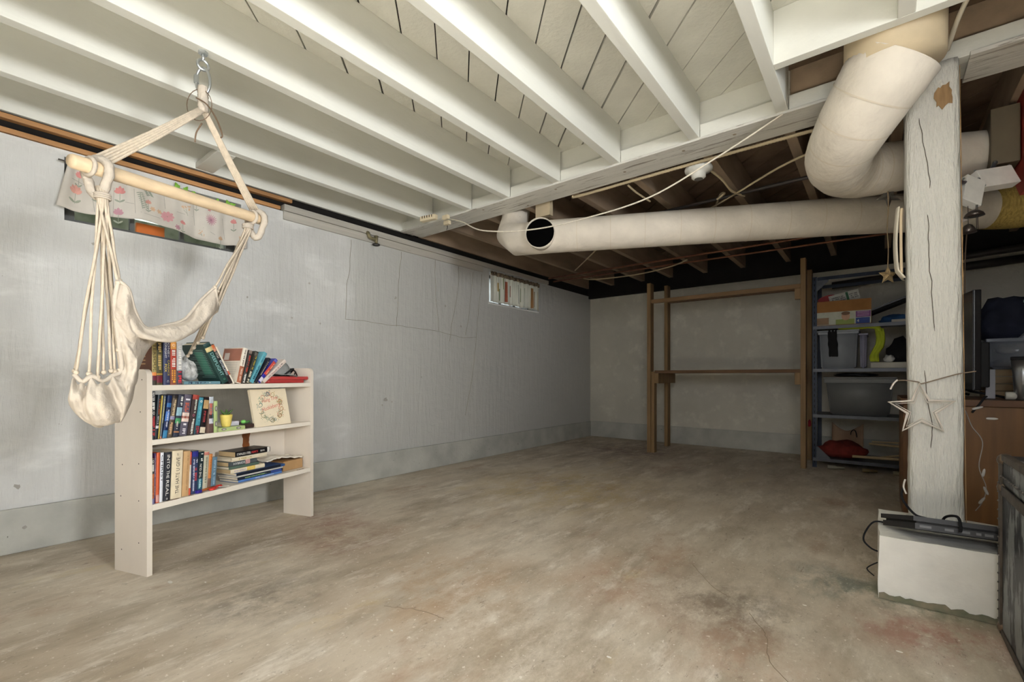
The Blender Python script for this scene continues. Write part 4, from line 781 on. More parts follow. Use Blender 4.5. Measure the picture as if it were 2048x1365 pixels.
for i, (s0, th, ln, col, lab, tx, bd_, ins, hard) in enumerate([
    (.418, .012, .255, (84, 124, 186), 'light blue magazine at the bottom of the right pile', [('#B2', (206, 214, 230), 'u', .35, .8, .5, .35)], [], .022, False),
    (.414, .013, .262, (34, 42, 56), 'black magazine with green lettering low in the right pile', [('#B3', (150, 190, 130), 'u', .12, .62, .5, .4)], [(.72, .98, (56, 76, 140))], .022, False),
    (.410, .008, .272, (206, 204, 198), 'white magazine in the middle of the right pile', [], [], .024, False),
    (.408, .014, .285, (54, 88, 140), 'dark blue folder on top of the magazines', [], [(.0, .9, (28, 34, 48))], .022, False),
    (.386, .020, .190, (226, 214, 186), 'cream paperback with yellow spine label in the pile', [('#B4', (190, 176, 182), 'u', .06, .42, .5, .4)], [(.46, .70, (226, 196, 104))], .034, False),
    (.382, .013, .165, (84, 104, 92), 'grey green paperback under the dark one in the pile', [], [], .040, False),
    (.380, .022, .155, (74, 82, 84), 'dark grey paperback with white lettering in the pile', [('HYBRIDS', (222, 224, 222), 'u', .16, .56, .5, .5)], [(.58, .74, (196, 150, 146))], .040, False),
    (.392, .020, .196, (222, 210, 184), 'cream hardback second from the top of the pile', [('#B6', (190, 170, 110), 'u', .18, .56, .5, .4)], [], .034, True),
    (.408, .026, .198, (22, 20, 22), 'black paperback crowning the pile with white and red title', [('STAINLESS', WH, 'u', .03, .27, .5, .42), ('STEEL', WH, 'u', .29, .42, .5, .42), ('HEARTS', (216, 58, 62), 'u', .44, .62, .5, .42), ('BROWN', WH, 'u', .70, .82, .5, .34)], [(.91, .98, (226, 222, 214))], .030, False)]):
    book(s0, th, ln, 90, zs, col, lab, .13 if i < 4 else .115, ins, tx, bd_, hard, tan=i in (4, 6, 8)); zs += th + .0004
bx = thing('brown_box', 'small brown card box at the right end of the bottom shelf', 'box'); bx.matrix_world = BK @ Matrix.Translation((.704, .045, Z3 + .0005))
bm = B(); box(bm, (0, 0, 0), (.135, .12, .052), bev=.002); obj('box_body', bm, mat('brown_card', (178, 142, 98), .8, .1), bx); bm = B(); box(bm, (-.002, -.002, .050), (.03, .122, .0535)); obj('box_flap', bm, mat('brown_card_dark', (160, 116, 66), .8, .1), bx)
bm = B(); grid(bm, 24, 14, lambda u, v: (u * .24, v * .13, .012 * noise.noise((u * 5, v * 4, 1)) + .010 * math.sin(u * 5) + .006 * noise.noise((u * 14, v * 12, 3))))
o = obj('loose_papers', bm, mat('crumpled_paper', (230, 222, 206), .8, .08, 20, .3, 60), None, True); o.matrix_world = BK @ Matrix.Translation((.602, .045, Z3 + .072)); solid(o, .006); tag(o, 'crumpled loose papers resting on the small brown box', 'paper')
# crystal, pot, toy, pen, scissors, cap
bm = B(); bmesh.ops.create_icosphere(bm, subdivisions=3, radius=1)
for v in bm.verts:
    p = v.co.copy(); s = 1 + .22 * noise.noise(p * 1.7 + Vector((4, 1, 2))) + .12 * noise.noise(p * 5); zz = (p.z + 1) / 2
    v.co = Vector((p.x * (.050 - .030 * zz) * s - .020 * zz, p.y * .035 * s, max(0, zz * .105 * s)))
o = obj('crystal_rock', bm, mat('clear_crystal', (206, 206, 204), .25, .18, 40, 1.0, 70, col2=(150, 150, 148), dist=.006, spec=.6)); o.matrix_world = BK @ Matrix.Translation((.205, .055, Z1 + .0145)); tag(o, 'rough grey crystal rock standing on the teal book', 'rock')
pt = thing('plant_pot', 'small yellow pot with a green succulent on the middle shelf', 'potted plant'); pt.matrix_world = BK @ Matrix.Translation((.362, .032, Z2 + .019))
bm = B(); lathe(bm, [(.017, 0), (.019, .004), (.022, .02), (.0235, .030), (.0225, .032), (.0255, .044), (.0265, .055), (.0245, .058), (.022, .054)], 20); obj('pot', bm, mat('yellow_paper_pot', (226, 204, 108), .6, .10, 30, .5, 60), pt, True)
M_succ = mat('succulent_green', (84, 112, 62), .45, .25, 40)
for k in range(9):
    bm = B(); a_ = k * 2.4; l = .020 + .004 * (k % 3); P = catmull([(0, 0, .052), (.010 * math.cos(a_), .010 * math.sin(a_), .062), (l * math.cos(a_), l * math.sin(a_), .070 + .012 * (k % 2))], 4); tube(bm, P, [.003, .005, .006, .0062, .006, .005, .004, .0025, .0008][:len(P)], 7); obj('leaf', bm, M_succ, pt, True)
bm = B(); poly(bm, [(0, 0), (.010, .004), (.022, .022), (.018, .030), (.004, .014)], lambda u, v, q: (.004 + u, q, .055 + v), .002); obj('leaf', bm, mat('mauve_leaf', (110, 96, 100), .5), pt)
ty = thing('green_toy', 'tiny bright green toy on the white paged book', 'toy'); ty.matrix_world = BK @ Matrix.Translation((.475, .06, Z2 + .0205))
bm = B(); bmesh.ops.create_icosphere(bm, subdivisions=2, radius=.012, matrix=Matrix.Translation((0, 0, .010)) @ Matrix.Diagonal((1.1, .9, .85, 1))); obj('toy_head', bm, mat('lime_plastic', (126, 206, 104), .4), ty, True)
bm = B(); tube(bm, [(.008, 0, .008), (.02, 0, .007), (.032, 0, .010), (.038, 0, .006)], [.006, .007, .006, .003], 8); obj('toy_tail', bm, mat('dark_green_plastic', (74, 120, 66), .5), ty, True)
pn = thing('marker_pen', 'brown wooden pen with a blue cap on the bottom shelf', 'pen'); pn.matrix_world = BK @ Matrix.Translation((.225, .018, Z3 + .0065)) @ Matrix.Rotation(R(14), 4, 'Z')
bm = B(); tube(bm, [(0, 0, 0), (.05, 0, 0), (.085, 0, 0)], [.005, .006, .0055], 8); obj('barrel', bm, mat('brown_pen', (156, 88, 44), .5), pn, True)
bm = B(); box(bm, (-.020, -.010, -.006), (.004, .010, .007), bev=.003); obj('cap', bm, mat('blue_cap', (52, 44, 140), .4), pn)
sc_ = thing('scissors', 'red handled scissors lying on the bottom shelf', 'scissors'); sc_.matrix_world = BK @ Matrix.Translation((.318, .012, Z3 + .005)) @ Matrix.Rotation(R(25), 4, 'Z')
for sx, sy in ((-.030, .016), (.018, .020)):
    bm = B(); tube(bm, [(sx + .020 * math.cos(k * .45), sy + .010 * math.sin(k * .45), .0) for k in range(14)], .0045, 8, closed=True); obj('handle', bm, mat('red_plastic', (206, 62, 56), .4), sc_, True)
for sg in (-1, 1): bm = B(); poly(bm, [(-.004, .008), (.004, .008), (.010 * sg + .003, -.010), (.014 * sg, -.034), (.009 * sg - .002, -.012)], lambda u, v, q: (u, v, q + .001 * sg), .0014); obj('blade', bm, M_zinc, sc_)
cp = thing('cap', 'grey cap with a black strap lying on the red books', 'cap'); cp.matrix_world = BK @ Matrix.Translation((.700, .085, Z1 + .0375)) @ Matrix.Rotation(R(8), 4, 'Y')
M_cap = mat('grey_cap_cloth', (140, 142, 140), .85, .1, 30, .3, 90)
bm = B(); grid(bm, 20, 10, lambda u, v: (.072 * math.cos(math.pi * u) * math.cos(v * 1.45), (.062 * math.sin(math.pi * u) * math.cos(v * 1.45)), .004 + .085 * math.sin(v * 1.5))); grid(bm, 14, 10, lambda u, v: (.072 * math.cos(math.pi * (1 + u * .72)) * math.cos(v * 1.45), (.062 * math.sin(math.pi * (1 + u * .72)) * math.cos(v * 1.45)), .004 + .085 * math.sin(v * 1.5)))
o = obj('crown', bm, M_cap, cp, True); solid(o, .0016)
bm = B(); tube(bm, catmull([(-.01, -.060, .006), (.035, -.068, .045), (.070, -.03, .040), (.074, .01, .012)], 6), .005, 6); obj('sweatband', bm, mat('black_band', (30, 30, 32), .8), cp, True)
bm = B(); tube(bm, catmull([(.03, -.06, .045), (.09, -.03, .040), (.135, .0, .022)], 6), [.004] * 13, 6); tube(bm, catmull([(.0, -.065, .006), (.06, -.045, -.002 + .004), (.085, -.03, .012), (.10, -.02, .036)], 6), .0035, 6); obj('strap', bm, mat('black_strap', (24, 24, 26), .7), cp, True)
bm = B(); grid(bm, 12, 6, lambda u, v: (-.03 + .10 * u, -.045 - .055 * v * math.sin(math.pi * (.15 + .7 * u)), .004 + .006 * math.sin(u * 3.14))); o = obj('brim', bm, M_cap, cp, True); solid(o, .003)
# ================================================================== WOODEN RACK AT THE BACK WALL
M_pine = mat('raw_lumber', (134, 108, 74), .65, .18, 9, .25, 30, stretch=(3, 3, .25))
M_pineh = mat('raw_lumber_rail', (132, 104, 72), .65, .18, 9, .25, 30, stretch=(.25, 3, 3))
M_pined = mat('dark_lumber', (104, 78, 54), .7, .2, 9, .25, 30, stretch=(.25, 3, 3))
rk = thing('lumber_rack', 'open rack of raw lumber posts with one shelf against the back wall', 'rack', (-1.2, 5.0, 0)); rkm = Matrix.Translation((1.2, -5.0, 0))
def rp(name, lo, hi, m): bm = B(); box(bm, lo, hi, bev=.0025); return obj(name, bm, m, rk, mtx=rkm)
rp('rack_post', (-1.925, 4.735, 0), (-1.885, 4.825, 1.80), M_pine); rp('rack_post', (-1.884, 4.745, 0), (-1.848, 4.815, .86), M_pine)
rp('rack_post', (-1.935, 5.27, 0), (-1.895, 5.36, 1.86), M_pine)
rp('rack_post', (-.530, 4.735, 0), (-.490, 4.825, 1.845), M_pine); rp('rack_post', (-.535, 5.27, 0), (-.495, 5.36, 1.84), M_pine)
rp('rack_rail', (-1.884, 4.745, 1.585), (-.531, 4.785, 1.625), M_pineh); rp('rack_rail', (-1.894, 5.285, 1.655), (-.536, 5.325, 1.70), M_pined)
rp('rack_shelf', (-1.847, 4.745, .842), (-.531, 5.265, .872), M_pined)
rp('bracket', (-.575, 4.745, 1.49), (-.531, 4.80, 1.584), M_pine); rp('bracket', (-.575, 4.745, .735), (-.531, 5.26, .841), M_pine); rp('bracket', (-1.847, 4.745, .735), (-1.803, 5.26, .841), M_pine)

# ================================================================== BLUE METAL SHELVING AND WHAT IT HOLDS
M_blue = mat('blue_enamel_steel', (38, 46, 60), .4, .12, 20, metal=.3, fleck=(170, 176, 186), fl_th=.70, fl_scale=30)
M_shelf = mat('grey_steel_shelf', (84, 87, 93), .4, .12, 15, metal=.4)
SX0, SX1, SY0, SY1 = -.455, .46, 4.88, 5.34
sh = thing('steel_shelving', 'blue steel shelving unit behind the post holding boxes and bins', 'shelving', (0, 5.1, 0)); shm = Matrix.Translation((0, -5.1, 0))
def sp(name, lo, hi, m, bev=.0): bm = B(); box(bm, lo, hi, bev=bev); return obj(name, bm, m, sh, mtx=shm)
for x, sx in ((SX0, 1), (SX1, -1)):
    for y, sy in ((SY0, 1), (SY1, -1)):
        bm = B(); box(bm, (min(x, x + .034 * sx), min(y, y + .003 * sy), 0), (max(x, x + .034 * sx), max(y, y + .003 * sy), 1.69)); box(bm, (min(x, x + .003 * sx), min(y + .003 * sy, y + .034 * sy), 0), (max(x, x + .003 * sx), max(y + .003 * sy, y + .034 * sy), 1.69)); up = obj('upright', bm, M_blue, sh, mtx=shm)
        if x == SX0 and y == SY0:
            for k in range(34): bm = B(); box(bm, (x + .013, y - .0008, .04 + k * .049), (x + .019, y + .0002, .062 + k * .049)); obj('slot', bm, M_black, up)
for z in (.085, .470, .875, 1.252):
    bm = B(); box(bm, (SX0 + .004, SY0 + .004, z - .003), (SX1 - .004, SY1 - .004, z)); box(bm, (SX0 + .004, SY0 - .001, z - .028), (SX1 - .004, SY0 + .0035, z)); obj('shelf', bm, M_shelf, sh, mtx=shm)
for y in (SY0, SY1): sp('top_rail', (SX0 + .035, y - .002, 1.655), (SX1 - .035, y + .002, 1.685), M_blue)
bm = B(); poly(bm, [(0, 0), (.09, 0), (.09, -.012), (.012, -.09), (0, -.09)], lambda u, v, q: (SX0 + .03 + u, SY0 - .004 - q, 1.655 + v), .002); obj('gusset', bm, M_shelf, sh, mtx=shm)
bm = B(); poly(bm, [(0, 0), (.10, 0), (.10, .010), (.012, .10), (0, .10)], lambda u, v, q: (SX0 + .03 + u, SY0 - .004 - q, .086 + v), .002); obj('gusset', bm, M_shelf, sh, mtx=shm)
M_card = mat('corrugated_card', (158, 112, 66), .85, .10, 10, .2, 60)
db = thing('diaper_box', 'opened cardboard box with a printed child picture on the top steel shelf', 'box', (-.235, 5.05, 1.2525))
bm = B(); box(bm, (-.195, -.15, 0), (.195, .15, .004)); box(bm, (-.195, -.15, .004), (.195, -.146, .120)); box(bm, (-.195, .146, .004), (.195, .15, .120)); box(bm, (-.195, -.146, .004), (-.191, .146, .120)); box(bm, (.191, -.146, .004), (.195, .146, .120)); obj('box_body', bm, M_card, db)
bm = B(); box(bm, (-.195, -.150, .120), (.195, -.147, .215)); o = obj('raised_flap', bm, M_card, db)
for lo, hi, c in [((-.193, .006), (.193, .118), (196, 200, 184)), ((-.05, .006), (.08, .05), (150, 168, 90)), ((.09, .06), (.19, .112), (120, 70, 130)), ((.09, .006), (.185, .056), (48, 74, 148)), ((-.19, .01), (-.10, .07), (150, 120, 90))]:
    bm = B(); k = .0006 if c == (196, 200, 184) else .0012; box(bm, (lo[0], -.1505 - k, lo[1]), (hi[0], -.1500, hi[1])); obj('print_panel', bm, flat(c), db)
for cx, cz, rx, rz, c, k in [(.02, .075, .030, .036, (206, 164, 136), .0018), (.02, .100, .031, .016, (120, 90, 66), .0023)]:
    bm = B(); poly(bm, [(cx + rx * math.cos(q * .4189), cz + rz * math.sin(q * .4189)) for q in range(15)], lambda u, v, q: (u, -.1500 - q, v), k); obj('print_portrait', bm, flat(c), db)
bm = B(); put_text(bm, '4', lambda p, q: (.098 + p, -.1520, .018 + q), .014, .024); obj('print_number', bm, flat(WH), db)
for z in (.07, .082, .094, .104): bm = B(); box(bm, (.10, -.1520, z), (.18, -.1513, z + .004)); obj('print_line', bm, flat((206, 170, 206)), db)
sg = thing('sign_strip', 'white printed strip with a red oval sticking out of the box', 'sign'); sg.matrix_world = Matrix.Translation((-.33, 5.03, 1.445)) @ Matrix.Rotation(R(-12), 4, 'Y')
bm = B(); box(bm, (0, 0, 0), (.22, .006, .085), bev=.001); obj('strip', bm, flat((196, 198, 190)), sg)
bm = B(); box(bm, (.125, -.001, .002), (.143, .0, .083)); obj('green_bar', bm, flat((52, 104, 74)), sg)
bm = B(); poly(bm, [(-.01 + .075 * math.cos(q * .4189), .07 + .030 * math.sin(q * .4189)) for q in range(15)], lambda u, v, q: (u, .007 + q, v), .003); obj('red_oval', bm, flat((150, 44, 48)), sg)
for z, l in ((.02, .10), (.036, .10), (.052, .09)): bm = B(); put_text(bm, '#s%d' % int(z * 1000), lambda p, q: (.02 + p, -.0008, z + q), l, .010); put_text(bm, '#r%d' % int(z * 1000), lambda p, q: (.15 + p, -.0008, z + q), .06, .009); obj('printed_words', bm, flat((80, 78, 80)), sg)
def tub(name, label, loc, w, d, h, taper, m, lid, rim=.035, lidm=None):
    t = thing(name, label, 'bin', loc); bm = B()
    vs0 = [(-w / 2 + taper, -d / 2 + taper), (w / 2 - taper, -d / 2 + taper), (w / 2 - taper, d / 2 - taper), (-w / 2 + taper, d / 2 - taper)]; vs1 = [(-w / 2, -d / 2), (w / 2, -d / 2), (w / 2, d / 2), (-w / 2, d / 2)]
    a = [bm.verts.new((x, y, .002)) for x, y in vs0]; b = [bm.verts.new((x, y, h)) for x, y in vs1]; bm.faces.new(a[::-1])
    for k in range(4): bm.faces.new((a[k], a[(k + 1) % 4], b[(k + 1) % 4], b[k]))
    bmesh.ops.bevel(bm, geom=[e for e in bm.edges if len(e.link_faces) == 2], offset=.014, segments=3, affect='EDGES')
    o = obj('bin_body', bm, m, t, True); solid(o, .003, 1)
    bm = B(); box(bm, (-w / 2 - .010, -d / 2 - .010, h - rim), (w / 2 + .010, -d / 2 - .001, h), bev=.003); box(bm, (-w / 2 - .010, d / 2 + .001, h - rim), (w / 2 + .010, d / 2 + .010, h)); box(bm, (-w / 2 - .010, -d / 2 - .001, h - rim), (-w / 2 - .001, d / 2 + .001, h)); box(bm, (w / 2 + .001, -d / 2 - .001, h - rim), (w / 2 + .010, d / 2 + .001, h)); obj('rim', bm, m, t)
    if lid: bm = B(); box(bm, (-w / 2 - .016, -d / 2 - .016, h + .0005), (w / 2 + .016, d / 2 + .016, h + .016), bev=.005); obj('lid', bm, lidm or m, t)
    return t
M_bin = mat('grey_bin_plastic', (112, 114, 114), .45, .06, 8); M_binl = mat('translucent_bin_plastic', (150, 156, 164), .35, .06, 8)
tub('storage_bin', 'large grey lidded storage bin on the lower steel shelf', (-.125, 5.08, .4705), .47, .34, .315, .035, M_bin, True)
t = tub('storage_bin', 'pale translucent storage bin under the yellow cloth', (-.27, 5.07, .8755), .27, .30, .32, .012, M_binl, True, .018)
t2 = tub('storage_bin', 'narrow lilac bin end beside the pale translucent bin', (-.095, 5.09, .8755), .045, .28, .30, .003, mat('lilac_plastic', (150, 150, 172), .4), False, .015)
def cloth(name, label, pts, wd, m, fold=.012, cat='cloth', seed=1):
    """a hanging strip of cloth along a path, wd across, gently folded"""
    P = catmull(pts, 8); bm = B(); V = []
    for i, p in enumerate(P):
        row = []
        for j in range(9):
            f = j / 8 - .5; n_ = noise.noise((i * .18, j * .7, seed)) * fold
            row.append(bm.verts.new(p + Vector((f * wd * (1 + .2 * noise.noise((i * .2, seed, 2))), n_ + fold * math.sin(j * 2.2 + i * .15), n_ * .6))))
        V.append(row)
    for a, b in zip(V, V[1:]):
        for j in range(8): bm.faces.new((a[j], a[j + 1], b[j + 1], b[j]))
    o = obj(name, bm, m, None, True); solid(o, .003); return tag(o, label, cat)
M_hiv = mat('lime_cloth', (176, 190, 52), .85, .12, 20, .3, 80)
ls = thing('lime_scarf', 'lime yellow cloth draped over the pale bin and hanging down', 'cloth')
bm = B(); PP = catmull([(-.27, 4.935, 1.226), (-.20, 4.925, 1.232), (-.12, 4.93, 1.230), (-.05, 4.925, 1.230), (.0, 4.92, 1.215), (.018, 4.91, 1.18)], 8); tube(bm, PP, [.008 + .011 * min(1, i / 6) + .003 * noise.noise((i * .7, 2, 2)) for i in range(len(PP))], 10); obj('draped_fold', bm, M_hiv, ls, True)
o = cloth('hanging_end', '', [(.010, 4.91, 1.205), (.020, 4.90, 1.13), (.012, 4.90, 1.06), (-.02, 4.90, .99), (-.018, 4.895, .93)], .06, M_hiv, .008, seed=3); o.parent = ls; del o['label']; del o['category']
cloth('black_stocking', 'black cloth hanging over the front of the pale bin', [(-.31, 5.02, 1.222), (-.31, 4.915, 1.218), (-.31, 4.898, 1.15), (-.305, 4.898, 1.07), (-.30, 4.898, .98)], .065, mat('black_cloth', (26, 26, 28), .9, .2), .006, seed=5)
def blob(name, label, loc, dims, m, seed, cat, sub=3, amp=.25):
    bm = B(); bmesh.ops.create_icosphere(bm, subdivisions=sub, radius=1)
    for v in bm.verts:
        p = v.co.copy(); s = 1 + amp * noise.noise(p * 1.6 + Vector((seed, 0, 0))) + amp * .5 * noise.noise(p * 4 + Vector((0, seed, 0)))
        v.co = Vector((p.x * dims[0] * s, p.y * dims[1] * s, max(0, (p.z + .75) * dims[2] * s * .6)))
    o = obj(name, bm, m, None, True); o.location = loc; return tag(o, label, cat)
M_blk = mat('black_fabric', (24, 24, 27), .9, .2, 20, .4, 40)
blob('black_bag', 'black crumpled bag on the middle steel shelf beside the post', (.16, 5.05, .918), (.10, .09, .19), M_blk, 4, 'bag')
blob('black_plastic', 'black plastic sheet crumpled on top of the grey bin', (-.15, 5.05, .806), (.16, .10, .030), mat('black_film', (20, 20, 22), .3, .2, 30, 1, 60), 9, 'plastic')
bm = B(); box(bm, (-.045, 4.89, .876), (.30, 5.10, .925), bev=.006); tag(obj('white_tray', bm, mat('white_tray', (182, 180, 170), .5)), 'shallow off white tray on the middle steel shelf', 'tray')
blob('white_paper_ball', 'crumpled white paper between lime cloth and black bag', (.075, 4.96, .926), (.035, .03, .06), mat('paper_white', (206, 206, 204), .8), 2, 'paper')
la = thing('folded_board', 'black framed board leaning at the right of the top steel shelf', 'board'); la.matrix_world = Matrix.Translation((.03, 5.0, 1.30)) @ Matrix.Rotation(R(-22), 4, 'Y')
bm = B(); box(bm, (-.06, -.05, .06), (.26, .12, .085), bev=.004); obj('board', bm, M_blk, la); bm = B(); box(bm, (-.06, -.054, .086), (.26, -.048, .096)); obj('silver_edge', bm, M_shelf, la)
blob('blue_cloth', 'folded blue cloth on the top steel shelf by the post', (.13, 5.02, 1.253), (.12, .10, .07), mat('blue_cloth', (38, 78, 126), .85, .2), 6, 'cloth')
bm = B(); box(bm, (.09, 4.90, 1.2525), (.30, 5.0, 1.275), bev=.003); tag(obj('white_book', bm, mat('white_card', (176, 172, 166), .7)), 'white flat box in front of the folded blue cloth', 'box')
blob('red_cushion', 'dark red soft bundle on the bottom steel shelf', (-.25, 5.06, .086), (.18, .13, .135), mat('dark_red_cloth', (112, 40, 34), .9, .25, 20, .4, 40), 8, 'cushion')
bm = B(); grid(bm, 12, 10, lambda u, v: (-.33 + .23 * u, 5.20 - .03 * math.sin(u * 6), .16 + v * (.15 + .07 * abs(2 * u - 1) ** 1.5) + .0 * u)); o = obj('paper_bag', bm, mat('brown_paper', (150, 124, 102), .85, .1), None, True); solid(o, .006); tag(o, 'crumpled brown paper bag behind the red bundle', 'bag')
bm = B(); tube(bm, catmull([(-.19, 5.165, .28), (-.185, 5.16, .31), (-.165, 5.155, .325), (-.15, 5.155, .30), (-.145, 5.16, .26)], 5), .004, 6); tag(obj('bag_handle_cord', bm, M_blk, None, True), 'black cord handle of the brown paper bag', 'cord')
for i, (a, b, r, lab) in enumerate([((-.17, 4.93, .118), (.30, 4.92, .128), .012, 'pale wooden stick lying in front on the bottom steel shelf'), ((-.06, 5.12, .215), (.34, 5.10, .205), .010, 'pale wooden stick resting behind the red bundle'), ((-.04, 5.20, .225), (.36, 5.22, .232), .008, 'thin wooden stick furthest back on the bottom steel shelf'), ((.02, 4.98, .12), (.32, 5.0, .19), .009, 'short wooden stick tilted on the bottom steel shelf')]):
    bm = B(); tube(bm, [a, ((a[0] + b[0]) / 2, (a[1] + b[1]) / 2, (a[2] + b[2]) / 2), b], r, 10); tag(obj('wooden_stick', bm, mat('pale_stick', (176, 156, 122), .6, .12), None, True), lab, 'stick', 'sticks on the bottom steel shelf')
for i, (x, l, c, lab) in enumerate([(-.34, .12, (150, 146, 130), 'grey tool with pale grip under the steel shelving'), (-.10, .10, (120, 104, 72), 'brown round bottle lying under the steel shelving'), (.10, .13, (140, 130, 104), 'beige tool handle under the steel shelving')]):
    bm = B(); tube(bm, [(x, 4.84, .022), (x + l * .45, 4.845, .022), (x + l * .5, 4.845, .022), (x + l, 4.85, .022)], [.016, .018, .011, .010], 10); tag(obj('floor_tool', bm, flat(c), None, True), lab, 'tool')
blob('red_rag', 'small dark red rag hooked between rack and shelving', (-.475, 4.86, .36), (.014, .02, .06), mat('red_rag', (126, 24, 34), .9), 3, 'rag', 2)

# ================================================================== DRESSER, TELEVISION AND CLUTTER AT THE RIGHT
M_dr = mat('honey_veneer', (108, 76, 42), .45, .2, 6, .1, 30, stretch=(4, 4, .3)); M_drt = mat('dark_veneer_edge', (96, 64, 38), .5, .15, 8)
dr = thing('dresser', 'honey brown wooden cabinet behind the post', 'cabinet', (.44, 3.6, 0))
def dp(name, lo, hi, m, bev=.003): bm = B(); box(bm, lo, hi, bev=bev); return obj(name, bm, m, dr)
dp('carcass', (-.33, -.30, .02), (.47, .30, .650), M_dr); dp('top', (-.34, -.312, .6505), (.48, .31, .685), M_drt)
dp('side_leg', (-.33, -.305, 0), (-.29, -.301, .64), M_drt, .001); dp('plinth', (-.32, -.28, 0), (.46, .28, .0195), M_drt)
tv = thing('television', 'flat black television seen edge on atop the cabinet', 'television'); tvd = Vector((-.03, .165, 0)).normalized()
tv.matrix_world = Matrix.Translation((.402, 3.385, .686)) @ Matrix.Rotation(math.atan2(tvd.y, tvd.x), 4, 'Z')      # x along the screen away from the room, y to the left = screen side
bm = B(); box(bm, (0, -.022, .045), (.80, .008, .572), bev=.004); obj('casing', bm, mat('gloss_black', (22, 22, 24), .25, .1), tv)
bm = B(); box(bm, (.012, .0082, .085), (.788, .0098, .555)); obj('screen', bm, mat('grey_screen', (66, 66, 64), .22, .03), tv)
bm = B(); box(bm, (.0, .0085, .045), (.010, .0105, .572)); obj('bezel_edge', bm, M_shelf, tv)
bm = B(); box(bm, (.06, -.075, .06), (.74, -.0225, .30), bev=.008); obj('back_housing', bm, mat('matte_black', (30, 30, 31), .6), tv)
for x in (.14, .62): bm = B(); tube(bm, [(x, -.16, .006), (x, -.02, .038), (x, -.004, .046), (x, .02, .038), (x, .12, .006)], .0065, 8); obj('stand_foot', bm, M_blk, tv, True)
cable('tv_cord', 'black cord hanging from the television over the cabinet front', 'cord', [(.44, 3.38, .70), (.42, 3.29, .695), (.40, 3.278, .66), (.375, 3.277, .62)], .005, M_blk)
tub('storage_bin', 'clear plastic bin of odds and ends right of the television', (.60, 3.73, .843), .24, .20, .17, .012, mat('clear_bin_plastic', (140, 146, 158), .15, .05, alpha=.45), False, .02)
for i, (z, x0, r_, lab) in enumerate([(.6855, .46, 0, 'lowest wooden slat under the clear bin'), (.725, .47, 5, 'middle wooden slat under the clear bin'), (.765, .47, -4, 'upper wooden slat under the clear bin'), (.805, .46, 2, 'topmost wooden slat under the clear bin')]):
    bm = B(); box(bm, (0, -.05, 0), (.34, .05, .0375), bev=.003); o = obj('wood_slat', bm, mat('weathered_slat', (140, 122, 96), .7, .2, 10, stretch=(.3, 3, 3))); o.location = (x0, 3.70, z); o.rotation_euler = (0, 0, R(r_)); tag(o, lab, 'slat', 'slats under the clear bin')
for i, (dx, dy, dz, d, c, lab) in enumerate([(.545, 3.72, .848, (.05, .05, .05), (176, 168, 156), 'beige bundle inside the clear bin'), (.62, 3.74, .848, (.05, .05, .045), (60, 74, 110), 'blue bundle inside the clear bin'), (.56, 3.70, .93, (.045, .04, .05), (188, 184, 174), 'white rag on the left inside the clear bin')]):
    blob('bundle', lab, (dx, dy, dz), d, mat('bundle_%d' % i, c, .9, .2), i + 3, 'cloth', 2)
blob('dark_clothes', 'heap of dark blue clothes above the clear bin', (.575, 3.84, 1.015), (.14, .09, .22), mat('navy_clothes', (30, 34, 50), .9, .4, 10, .5, 30), 12, 'clothes')
blob('mint_shirt', 'pale mint shirt lying on the dark clothes at the right edge', (.675, 3.83, 1.19), (.06, .05, .05), mat('mint_cloth', (140, 168, 160), .85), 3, 'clothes')
blob('striped_shirt', 'pale striped cloth spilling over the clear bin', (.655, 3.73, 1.0), (.04, .05, .045), mat('pale_stripe', (150, 150, 160), .85, .3, 50), 5, 'clothes')
bm = B(); box(bm, (.455, 3.52, .686), (.492, 3.535, .842), bev=.002); tag(obj('foam_board', bm, mat('grey_white_panel', (150, 150, 156), .5)), 'narrow white foam board standing behind the television foot', 'foam board')
bm = B(); tube(bm, [(.505, 3.36, .7065), (.545, 3.36, .7065)], .020, 16); tag(obj('paper_roll', bm, mat('white_roll', (180, 178, 170), .8), None, True), 'small white roll lying on the cabinet top', 'roll')
tm = thing('steel_tumbler', 'brushed steel tumbler with black rim at the right edge of the cabinet', 'tumbler', (.565, 3.36, .686)); bm = B(); lathe(bm, [(.026, 0), (.030, .004), (.036, .12), (.042, .20)], 24); obj('body', bm, mat('brushed_steel', (150, 152, 156), .3, .1, metal=.9), tm, True); bm = B(); lathe(bm, [(.0425, .2005), (.044, .203), (.044, .214), (.040, .216)], 24); obj('rim', bm, M_blk, tm, True)
# ---- junction boxes, stringer, hanging oddments
M_box = mat('white_enamel_box', (236, 234, 228), .4, .06, 20, fleck=(120, 100, 80), fl_th=.76, fl_scale=30)
jb = thing('junction_box', 'tilted white metal junction box behind the top of the post', 'electrical box'); jb.matrix_world = Matrix.Translation((.308, 2.625, 1.560)) @ Matrix.Scale(.80, 4) @ Matrix.Rotation(R(38), 4, 'Z') @ Matrix.Rotation(R(22), 4, 'Y') @ Matrix.Rotation(R(-12), 4, 'X')
bm = B(); box(bm, (-.050, 0, -.075), (.050, .04, .075), bev=.003); obj('box_cover', bm, M_box, jb)
for x, z in ((-.04, .079), (.055, .06), (.055, -.06), (-.055, .05)): bm = B(); lathe(bm, [(.006, -.003), (.006, .003)], 8, (x, .01, z)); obj('screw', bm, M_zinc, jb)
jb = thing('junction_box', 'wider white metal junction box nailed to the red stringer', 'electrical box'); jb.matrix_world = Matrix.Translation((.395, 2.76, 1.640)) @ Matrix.Scale(.78, 4) @ Matrix.Rotation(R(38), 4, 'Z') @ Matrix.Rotation(R(-9), 4, 'Y') @ Matrix.Rotation(R(-18), 4, 'X')
bm = B(); box(bm, (-.095, 0, -.055), (.095, .05, .055), bev=.003); obj('box_cover', bm, M_box, jb)
